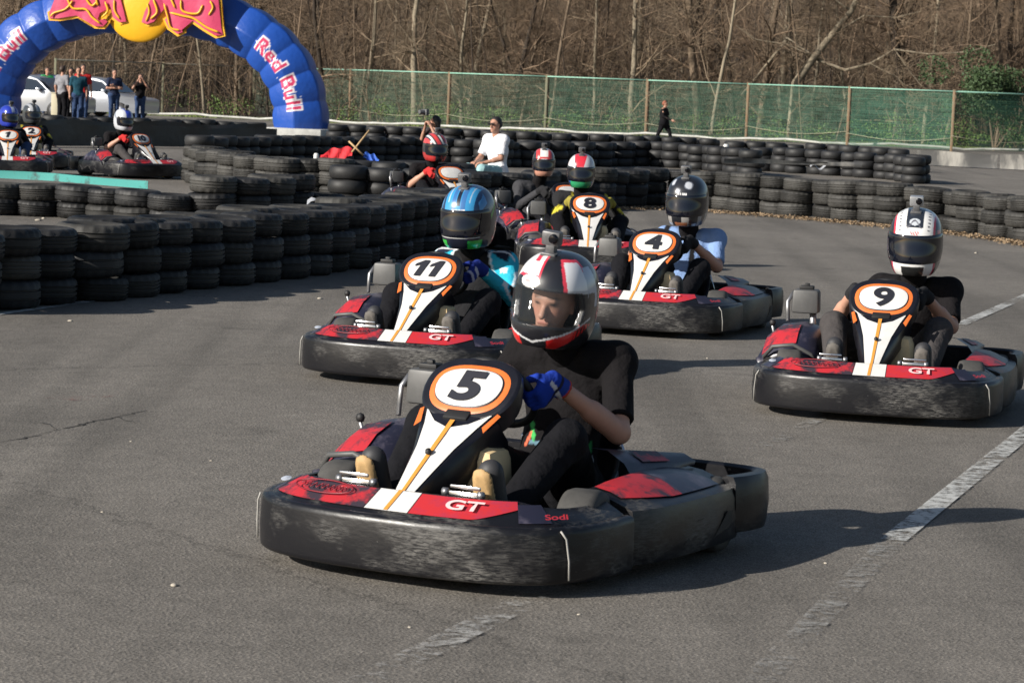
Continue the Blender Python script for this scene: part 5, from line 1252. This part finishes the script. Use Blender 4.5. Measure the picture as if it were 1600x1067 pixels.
for key, hy, ht, lab, kw, hk in DR:
    k, p, yaw = KARTS[key]; a = math.radians(hy); face = V3(math.sin(a), -math.cos(a), -.12); J, H = driver_joints(LEAN[key], .045 if key == '5' else 0, V3(0, .17, .79 if key == '5' else .835), face)
    if key == '5': J['up'] = V3(.10, 0, 1)
    kw = dict(dict(res=.014 if key in ('9', '11', '4') else .02), **kw)
    P = person('person', J, skinA, hands=H, **kw); P.location = k.location; P.rotation_euler = k.rotation_euler; put(P, lab, 'person', 'kart drivers')
    NB = Blob().cap(J['chest']*.3+J['neck']*.7, J['neck']*.25+J['head']*.75, .076, .070, .02); link('balaclava', blob_mesh('balaclava', NB, .012, BLK), P)
    hp = J['head']+V3(0, .012, -.012)+face*.0
    helmet(P, HP[key], hp+V3(0, 0, .022), face, tilt=ht, camera=True, bright=key == '9', roll=.10 if key == '5' else 0, **hk)

# ---- spectators
def stand(h=1.75, arms='down', face=V3(0, -1, 0), step=0.0):
    k = h/1.78; J = dict(pelvis=V3(0, 0, .96), chest=V3(0, 0, 1.28), neck=V3(0, 0, 1.50), head=V3(0, -.02, 1.665), face=face, fwd=V3(0, -1, 0), hs=1.0)
    for q, s in (('R', -1), ('L', 1)):
        J['sh'+q] = V3(s*.185, .0, 1.44); J['hip'+q] = V3(s*.09, 0, .92); st = step*s; J['kn'+q] = V3(s*.10, -.03-st*.6, .50); J['an'+q] = V3(s*.10, .02-st, .09+max(0, -st)*.1); J['toe'+q] = J['an'+q]+V3(s*.03, -.16, -.055)
        J['sole'] = {'L': V3(0, 0, -1), 'R': V3(0, 0, -1)}
        if arms == 'down': J['el'+q] = V3(s*.25, .02, 1.15); J['wr'+q] = V3(s*.26, -.06, .90)
        if arms == 'crossed': J['el'+q] = V3(s*.25, -.04, 1.16); J['wr'+q] = V3(-s*.06, -.19, 1.20+.03*s)
        if arms == 'camera': J['el'+q] = V3(s*.27, -.14, 1.28); J['wr'+q] = V3(s*.085, -.20, 1.58)
        if arms == 'walk': J['el'+q] = V3(s*.25, .05+.1*s, 1.17); J['wr'+q] = V3(s*.27, -.14+.30*s, 1.02)
        if arms == 'hips': J['el'+q] = V3(s*.38, .05, 1.17); J['wr'+q] = V3(s*.20, -.05, 1.0)
    hd = {}
    for q, s in (('R', -1), ('L', 1)):
        d = unit(J['wr'+q]-J['el'+q]); hd[q] = (d, V3(-s, 0, 0) if arms != 'crossed' else V3(0, 1, 0), (15, 20, 15) if arms != 'camera' else (40, 60, 40), -s)
    return J, hd, k
def spectator(px, py, h, rz, label, arms='down', z=0, **kw):
    step = kw.pop('step', 0); fz = kw.pop('head_yaw', 0); a = math.radians(fz); J, H, k = stand(h, arms, V3(math.sin(a), -math.cos(a), -.05), step); P = person('person', J, skinB, hands=H, res=.022, **kw)
    p = at(px, py); p.z += z; P.location = p; P.scale = (k,)*3; P.rotation_euler = (0, 0, math.radians(rz)); return put(P, label, 'person')
spectator(96, 194, 1.78, 150, 'man in a grey top with his back turned beside the silver cars', top=LGR, bottom=(BLKT, 'long'), hair=(HBRN, 'short'))
spectator(121, 196, 1.76, 10, 'man in a dark teal shirt and jeans standing between the two silver cars', top=TEAL, bottom=(JEAN, 'long'), hair=(HBRN, 'short'), arms='down')
spectator(128, 192, 1.85, 20, 'person in a red top half hidden behind the man in the dark teal shirt', top=REDC, bottom=(JEAN, 'long'), hair=(HBRN, 'short'))
spectator(72, 181, 1.72, 30, 'person in a green top behind the left silver car', top=GRNC, bottom=(JEAN, 'long'), hair=(HBRN, 'short'))
spectator(110, 190, 1.72, -20, 'dark haired person in black partly hidden behind the man in grey', top=BLK, bottom=(BLKT, 'long'), hair=(HBLK, 'short'))
spectator(177, 193, 1.74, 25, 'man with folded arms in a navy T-shirt in front of the right silver car', arms='crossed', top=NAVY, bottom=(JEAN, 'long'), hair=(HBRN, 'short'))
W1 = spectator(218, 194, 1.62, 10, 'woman in a black top raising a small camera to her face', arms='camera', top=BLK, bottom=(JEAN, 'long'), hair=(HBRN, 'short'))
q = MB().box((0, 0, 0), (.11, .03, .07)).lathe([(0, .03), (.02, .03), (.025, 0)], 12, Matrix.Translation((0, -.015, 0)) @ Matrix.Rotation(PI/2, 4, 'X')).obj('camera', M_cam, None, bevel=.004); q.rotation_euler = (0, 0, math.radians(10)); q.location = W1.location+Vector((.03, -.17, 1.50)); put(q, 'small dark camera held up by the woman in black on the left', 'camera')
spectator(1036, 227, 1.42, 66, 'red haired child in a black tracksuit walking along the foot of the green fence', arms='walk', step=.34, fat=1.55, top=BLK, sleeve='long', bottom=(BLKT, 'long'), hair=(HRED, 'short'))
# woman photographing from behind the wall
J, H, k = stand(1.6, 'camera', V3(-.75, -.65, 0)); P = person('person', J, skinB, hands=H, res=.016, top=REDB, sleeve='short', bottom=(BLKT, 'long'), hair=(HBLK, 'long')); 
pz = at(676, 310); P.location = pz+Vector((0, 0, -.52)); P.scale = (k,)*3; P.rotation_euler = (0, 0, math.radians(-50)); put(P, 'woman with long black hair bending to a camera behind the tyre wall', 'person')
P.location.z = 0; P.scale = (.76*k,)*3
q = MB().box((0, 0, 0), (.13, .05, .09)).lathe([(0, .09), (.035, .09), (.036, 0)], 14, Matrix.Translation((0, -.02, 0)) @ Matrix.Rotation(PI/2, 4, 'X')).obj('camera', M_cam, None, bevel=.004)
q.location = P.location+Vector((-.15, -.12, 1.27)); q.rotation_euler = (0, 0, math.radians(-55)); put(q, 'black camera held by the long haired woman', 'camera')
# man in white sitting on the tyres
J = dict(pelvis=V3(0, .05, .50), chest=V3(.02, .02, .82), neck=V3(.02, -.02, 1.05), head=V3(.02, -.05, 1.21), face=V3(.15, -1, -.02), fwd=V3(0, -1, 0), hs=1.0)
for q, s in (('R', -1), ('L', 1)):
    J['sh'+q] = V3(s*.185, .0, .99); J['hip'+q] = V3(s*.09, .03, .48); J['kn'+q] = V3(s*.16, -.42, .53); J['an'+q] = V3(s*.14, -.45, .10); J['toe'+q] = V3(s*.16, -.62, .04); J['el'+q] = V3(s*.24, -.10, .70); J['wr'+q] = V3(s*.10, -.33, .62)
J['sole'] = {'L': V3(0, 0, -1), 'R': V3(0, 0, -1)}
P = person('person', J, skinB, hands={'L': (V3(-.5, -1, -.1), V3(0, 0, -1), (30, 40, 30), 1), 'R': (V3(.5, -1, -.1), V3(0, 0, -1), (30, 40, 30), -1)}, res=.014, top=WHT, loose=.012, bottom=(PALE, 'short'), hair=(HBLK, 'short'))
P.location = at(772, 305)+Vector((0, 0, -.12)); P.rotation_euler = (0, 0, math.radians(-48)); put(P, 'young man in a white T-shirt and sunglasses sitting on the tyres', 'person')
for s in (-1, 1):
    g_ = MB().box((.02+s*.032+.013, -.148, 1.226), (.052, .012, .034)).obj('sunglasses', M_lens, P, bevel=.004)
# ------------------------------------------------------------------ inflatable arch
def inpoly(px, py, poly):
    r = np.zeros(len(px), bool); n = len(poly)
    for i in range(n):
        x1, y1 = poly[i]; x2, y2 = poly[(i+1) % n]
        c = ((y1 > py) != (y2 > py)); xx = (x2-x1)*(py-y1)/((y2-y1) if y2 != y1 else 1e-9)+x1; r ^= c & (px < xx)
    return r
AC = (at(470, 214)+at(-12, 193))/2; dxv = at(470, 214)-at(-12, 193); ARX = dxv.length/2; AZ = 3.35; AR = .82
ang = math.atan2(dxv.y, dxv.x)
def arch_pt(u, v, g=0.0):
    """u along the arc 0..1 from left foot to right foot, v round the section"""
    th = PI*(1-u); e = 2.35; c, s = math.cos(th), math.sin(th)
    x = ARX*math.copysign(abs(c)**(2/e), c); z = AZ*abs(s)**(2/e)
    d = 1e-3; c2, s2 = math.cos(th-d), math.sin(th-d); x2 = ARX*math.copysign(abs(c2)**(2/e), c2); z2 = AZ*abs(s2)**(2/e)
    tx, tz = x2-x, z2-z; L = math.hypot(tx, tz)+1e-9; nx, nz = -tz/L, tx/L       # outward
    seg = 18; f = (ulen(u)*seg) % 1; bul = .065*(1-abs(2*f-1)**2.2)-.04
    k = 6; w = PI/k; a = (v+w) % (2*w)-w; r = AR*(math.cos(w)/math.cos(a))*.75+AR*.27+bul+g
    r *= 1.0-.06*math.sin(PI*u)
    return (x+nx*r*math.cos(v), -r*.95*math.sin(v), z+nz*r*math.cos(v))
_us = np.linspace(0, 1, 1500); _P = []
for u in _us:
    th = PI*(1-u); c, s = math.cos(th), math.sin(th); _P.append((ARX*math.copysign(abs(c)**(2/2.35), c), AZ*abs(s)**(2/2.35)))
_P = np.array(_P); _L = np.concatenate([[0], np.cumsum(np.linalg.norm(np.diff(_P, axis=0), axis=1))]); _LT = _L[-1]; _L /= _LT
def ulen(u): return float(np.interp(u, _us, _L))
def uof(l): return float(np.interp(l, _L, _us))
NU, NV = 620, 96; AV = np.array([arch_pt(uof(i/NU), 2*PI*j/NV) for i in range(NU+1) for j in range(NV)])
F = [(i*NV+j, i*NV+(j+1) % NV, (i+1)*NV+(j+1) % NV, (i+1)*NV+j) for i in range(NU) for j in range(NV)]
M_arch = mat('inflated_nylon', (.02, .08, .4), .38, attr=True, bump=.35, bscale=5, bdist=.05)
C = np.tile(V3(.012, .065, .33), (len(AV), 1)); X, Yy, Z = AV.T; front = Yy < 0
# section coordinates of every vertex: distance along the arc (metres) and height on the front face
I = np.arange(len(AV)); LU = (I//NV)/NU*_LT; VA = (I % NV)*2*PI/NV; VH = np.where(VA > PI, VA-2*PI, VA)
def text_pts(s, size, off, sp=1.0, xs=1.0):
    me = text_mesh(s, size, off, space=sp, xs=xs); V = verts(me)[:, :2]; me.calc_loop_triangles(); T = [tuple(t.vertices) for t in me.loop_triangles]; return V, T
def stamp(V, T, cu, cv, flip, col, R=None):
    # local x runs along the arc, local y across it
    a = (LU-cu)*flip; b = -(VA-cv)*AR*flip
    lo, hi = V.min(0), V.max(0); near = np.where((a > lo[0]-.02) & (a < hi[0]+.02) & (b > lo[1]-.02) & (b < hi[1]+.02))[0]
    hit = np.zeros(len(near), bool)
    for t in T:
        p0, p1, p2 = V[t[0]], V[t[1]], V[t[2]]; d1 = (p1[0]-p0[0])*(b[near]-p0[1])-(p1[1]-p0[1])*(a[near]-p0[0]); d2 = (p2[0]-p1[0])*(b[near]-p1[1])-(p2[1]-p1[1])*(a[near]-p1[0]); d3 = (p0[0]-p2[0])*(b[near]-p2[1])-(p0[1]-p2[1])*(a[near]-p2[0])
        hit |= ((d1 >= -1e-4) & (d2 >= -1e-4) & (d3 >= -1e-4)) | ((d1 <= 1e-4) & (d2 <= 1e-4) & (d3 <= 1e-4))
    C[near[hit]] = col
WH = (.78, .74, .76); RD = (.55, .045, .12)
for side in (-1, 1):
    # lettering reads upright: along the arc on the left leg upwards, on the right leg downwards
    cu = _LT*(.5+side*.372); cv = PI*.5
    for off, col in ((.045, WH), (.012, RD)):
        V, T = text_pts('Red Bull', .66, off, 1.05, 1.0); stamp(V, T, cu, cv, 1, col)
me = fast_mesh('arch', AV, np.array(F), M_arch); paint(me, C)
arch = thing('inflatable_arch', 'large blue inflatable arch with red lettering and a yellow disc emblem over the track', 'arch', AC, ang)
link('arch_tube', me, arch)
M_sun = mat('yellow_nylon', (.80, .42, .015), .4, bump=.2, bscale=5, bdist=.04); M_bull = mat('crimson_nylon', (.52, .045, .12), .42, bump=.25, bscale=4, bdist=.05)
def ax_(px, py): return ((px-214)/53.5, (113-py)/53.5+1.7-.22)
xc, zc = ax_(216, 12); R_ = 1.04; rows = []
for i in range(25):
    ph = PI*i/24; rows.append([(xc+R_*math.sin(ph)*math.cos(t), -.80-.24*math.sin(ph)*math.sin(t), zc+R_*math.cos(ph)) for t in np.linspace(0, 2*PI, 48, endpoint=False)])
MB().grid(rows, closed=True).obj('sun_disc', M_sun, arch)
def panel(P, y0, th, m, name, grow=0):
    """inflated cloth panel cut to an outline, its face bulging in vertical ribs"""
    Q = [Vector(ax_(x, y)) for x, y in P]
    if grow:
        ar = sum(Q[i].x*Q[(i+1) % len(Q)].y-Q[(i+1) % len(Q)].x*Q[i].y for i in range(len(Q))); sg = 1 if ar > 0 else -1; R = []
        for i in range(len(Q)):
            a = (Q[i]-Q[i-1]).normalized(); b = (Q[(i+1) % len(Q)]-Q[i]).normalized(); n = Vector((a.y+b.y, -a.x-b.x))*sg
            n = n.normalized() if n.length > 1e-4 else Vector((0, 0)); R.append(Q[i]+n*grow)
        Q = R
    bm = bmesh.new(); vs = [bm.verts.new((p.x, y0, p.y)) for p in Q]; f = bm.faces.new(vs); r = bmesh.ops.triangulate(bm, faces=[f])
    bmesh.ops.subdivide_edges(bm, edges=[e for e in bm.edges if e.calc_length() > .12], cuts=2, use_grid_fill=True)
    for v in bm.verts: v.co.y -= .05*abs(math.sin(v.co.x*3.6)) if not grow else 0
    ex = bmesh.ops.extrude_face_region(bm, geom=bm.faces[:]); 
    for v in [g for g in ex['geom'] if isinstance(g, bmesh.types.BMVert)]: v.co.y = y0+th
    bmesh.ops.recalc_face_normals(bm, faces=bm.faces); me = bpy.data.meshes.new(name); bm.to_mesh(me); bm.free(); me.materials.append(m); me.shade_smooth(); me.set_sharp_from_angle(angle=.6); return link(name, me, arch)
K_ = 2.963
LB = [(300, -140), (285, 20), (262, 50), (212, 82), (216, 106), (262, 104), (345, 88), (398, 72), (412, 100), (438, 134), (476, 134), (496, 112), (482, 98), (456, 108), (440, 84), (480, 62), (512, 46), (524, 92), (556, 112), (588, 108), (576, 60), (560, 10), (540, -140)]
RB = [(720, -140), (700, 10), (676, 62), (662, 108), (690, 116), (722, 104), (742, 66), (768, 44), (800, 72), (772, 92), (792, 128), (836, 156), (862, 146), (838, 116), (866, 92), (906, 94), (962, 128), (1018, 158), (1052, 152), (1044, 124), (1000, 98), (974, 84), (966, 50), (1004, 46), (1030, 20), (1020, -60), (940, -140)]
for Pn in (LB, RB):
    P_ = [(x/K_, y/K_) for x, y in Pn]; panel(P_, -1.03, .06, M_bull, 'bull_panel'); panel(P_, -1.0, .10, M_sun, 'bull_outline', .075)
M_plinth = mat('grey_plinth', (.42, .42, .40), .7, var=.2, vscale=5)
for s, lab in ((1, 'grey box plinth under the right foot of the blue arch'), (-1, 'grey box plinth under the left foot of the blue arch')):
    o = MB().box((s*(ARX+.02), -.15, .10), (1.75, 1.9, .30)).obj('plinth', M_plinth, None, bevel=.02); o.location = AC; o.rotation_euler = (0, 0, ang); put(o, lab, 'plinth')
arch.location.z += .22
def stroke(Pn, r=.032):
    P_ = [ax_(x/K_, y/K_) for x, y in Pn]; C3 = crom([(x, z) for x, z in P_], 5); MB().tube([(x, -1.10-.0*i, z) for i, (x, z) in enumerate(C3)], [r*.4]+[r]*(len(C3)-2)+[r*.4], 6).obj('yellow_edge', M_sun, arch)
for Pn in ([(300, 8), (330, 55), (392, 58), (424, 92), (466, 122)], [(330, 20), (296, 60), (240, 80), (224, 98)], [(470, 96), (500, 62), (486, 20)], [(530, 10), (534, 60), (560, 98)], [(380, -10), (420, 40), (450, 20)], [(440, 0), (452, 40)],
           [(708, 92), (738, 58), (718, 0)], [(770, 20), (790, 80), (806, 128), (850, 140)], [(800, 60), (868, 74), (916, 84), (980, 122), (1036, 142)], [(850, 0), (860, 50), (930, 60), (956, 20)], [(686, 104), (700, 60), (690, 20)], [(800, -10), (824, 40)], [(985, 66), (1004, 30), (990, 0)]): stroke(Pn)
# ------------------------------------------------------------------ parked cars
M_silver = mat('silver_paint', (.50, .52, .56), .28, .55, coat=.6); M_glass = mat('car_glass', (.02, .03, .045), .05, coat=.5); M_lamp = mat('headlight_glass', (.5, .52, .55), .1); M_alloy = mat('alloy', (.4, .4, .42), .35, .8); M_blue = mat('dark_blue_paint', (.02, .04, .13), .3, .3, coat=.6)
def car(px, py, rz, paint_, label, L=4.2):
    c = thing('parked_car', label, 'car', at(px, py), math.radians(rz), 'cars parked behind the track')
    side = [(-2.08, .35), (-2.1, .62), (-1.98, .78), (-1.15, .92), (-.55, 1.36), (.2, 1.47), (1.1, 1.42), (1.75, 1.02), (2.02, .92), (2.08, .6), (2.05, .33)]
    top = crom(side, 3); rows = []
    for x, z in top:
        tum = max(0, z-.92)*.42; wd = .86-(.10*(abs(x)/2.08)**4)-tum; r = []
        for j in range(9):
            u = -1+j/4; e = 1-abs(u)**6*.05; r.append((x, wd*u, .3+(z-.3)*(1-.035*abs(u)**4)))
        rows.append([(x, -wd*1.0-.0, .28)]+r+[(x, wd, .28)])
    mb = MB(); R2 = []
    for (x, z), r in zip(top, rows):
        low = []
        zz = min(z, .90); wlow = .86-.10*(abs(x)/2.08)**4
        R2.append([(x, -wlow*.96, .25), (x, -wlow, .5), (x, -wlow*.99, zz-.03)]+r[1:-1]+[(x, wlow*.99, zz-.03), (x, wlow, .5), (x, wlow*.96, .25)])
    mb.grid(R2, closed=True); ends(mb, R2); body = mb.obj('body', paint_, c, smooth='auto')
    for s in (-1, 1):
        for nm, P in (('side_window', [(-1.0, .96), (-.55, 1.29), (.0, 1.37), (.0, .95)]), ('side_window', [(.06, .95), (.06, 1.37), (.95, 1.34), (1.35, .98)])):
            vs = [(x, s*(.855-(z-.92)*.42-.10*(abs(x)/2.08)**4+.006), z) for x, z in P]; MB().add(vs, [(0, 1, 2, 3)]).obj(nm, M_glass, c, smooth=False, recalc=False)
        for x in (-1.3, 1.28):
            Mw = Matrix.Translation((x, s*.76, .31)) @ Matrix.Rotation(PI/2, 4, 'X'); w = MB().lathe([(.19, -.1), (.28, -.1), (.31, -.06), (.31, .06), (.28, .1), (.19, .1)], 28, Mw).obj('wheel', M_tyre, c); MB().lathe([(0, -.11), (.06, -.11), (.19, -.105), (.2, 0), (.19, .105), (.06, .11), (0, .11)], 20, Mw).obj('hubcap', M_alloy, w)
        MB().lathe([(0, .05), (.1, .03), (.13, -.03), (0, -.04)], 16, Matrix.Translation((-1.98, s*.56, .70)) @ Matrix.Rotation(-PI/2, 4, 'Y') @ Matrix.Diagonal((.6, 1.2, 1, 1))).obj('headlight', M_lamp, c)
        MB().box((-.72, s*.93, .98), (.14, .16, .10)).obj('wing_mirror', paint_, c, bevel=.02)
    MB().add([(-1.10, -.70, .955), (-1.10, .70, .955), (-.58, .60, 1.36), (-.58, -.60, 1.36)], [(0, 1, 2, 3)]).obj('windscreen', M_glass, c, smooth=False, recalc=False).location = (-.03, 0, .012)
    return c
car(46, 184, 166, M_silver, 'silver hatchback parked at the left, its bonnet behind the man in grey')
car(150, 185, 163, M_silver, 'silver hatchback parked behind the man with folded arms')
car(92, 180, 166, M_blue, 'dark blue car glimpsed between the two silver hatchbacks')
M_post = mat('cream_post', (.55, .50, .36), .7); o = MB().box((0, 0, .45), (.30, .12, .9)).box((0, 0, .915), (.33, .15, .03)).obj('marker_board', M_post, None, bevel=.01); o.location = at(87, 190); put(o, 'cream marker board standing at the bonnet of the left silver car', 'marker')
# ------------------------------------------------------------------ flags and litter on the walls
M_wood = mat('flag_stick', (.45, .30, .15), .7); M_redf = mat('red_flag', (.60, .02, .03), .7); M_bluef = mat('blue_flag', (.02, .09, .42), .7)
def flag(a, b, tip, m, label, w=.20):
    A, B = a, b; f = thing('marshal_flag', label, 'flag', (0, 0, 0)); MB().tube([A, B], .014, 8).obj('stick', M_wood, f)
    rows = []
    for i in range(15):
        t = i/14; p = B.lerp(tip, t); rows.append([p+Vector((0, .10*(j/4)+.03*math.sin(i*1.2+j), w*(.25+.75*math.sin(PI*min(1, t*.85+.12)))*((j/4)-.5)+.02*math.sin(i*.9+j*1.5))) for j in range(5)])
    MB().grid(rows).obj('flag_cloth', m, f); return f
YF = at(560, 306).y
flag(atY(577, 204, YF), atY(550, 238, YF-.1), atY(500, 246, YF-.1), M_redf, 'red marshal flag on a wooden stick laid across the tyre wall')
flag(atY(545, 221, YF-.2), atY(568, 243, YF-.25), atY(592, 251, YF-.3), M_bluef, 'blue marshal flag on a wooden stick crossing the red one', .12)
M_bottle = mat('pale_plastic', (.62, .62, .60), .4)
for x, y, z, s, lab in [(494, 250, .0, .1, 'white plastic cup lying on the island tyre wall'), (1134, 236, 0, .16, 'white canister standing between the tyres beyond the helmet of driver 4')]:
    Yb = at(x, 300 if x < 600 else 262).y; o = MB().lathe([(0, .11), (.03, .11), (.045, .08), (.045, -.10), (0, -.11)], 16).obj('canister', M_bottle); o.location = atY(x, y, Yb-.3); o.scale = (s*10*.9, )*3; put(o, lab, 'canister')
mb = None
M_foil = mat('torn_foil', (.55, .56, .58), .3, .5)
for i, (x, y, yb, lab) in enumerate([(1278, 262, 283, 'torn white strip hanging on the middle tyre wall'), (505, 322, 400, 'torn silver strip lying on the near left tyre wall'), (432, 254, 420, 'small shiny scrap on top of the left tyre wall')]):
    Yb = at(x, yb).y; c = atY(x, y, Yb); rows = [[c+Vector((-.16+.04*k, .02*math.sin(k*2), .05*math.sin(k*.9))), c+Vector((-.16+.04*k, .05+.02*math.sin(k*2+1), .03+.05*math.sin(k*.9+.4)))] for k in range(9)]
    if i < 2: put(MB().grid(rows).obj('torn_strip', M_foil), lab, 'scrap')
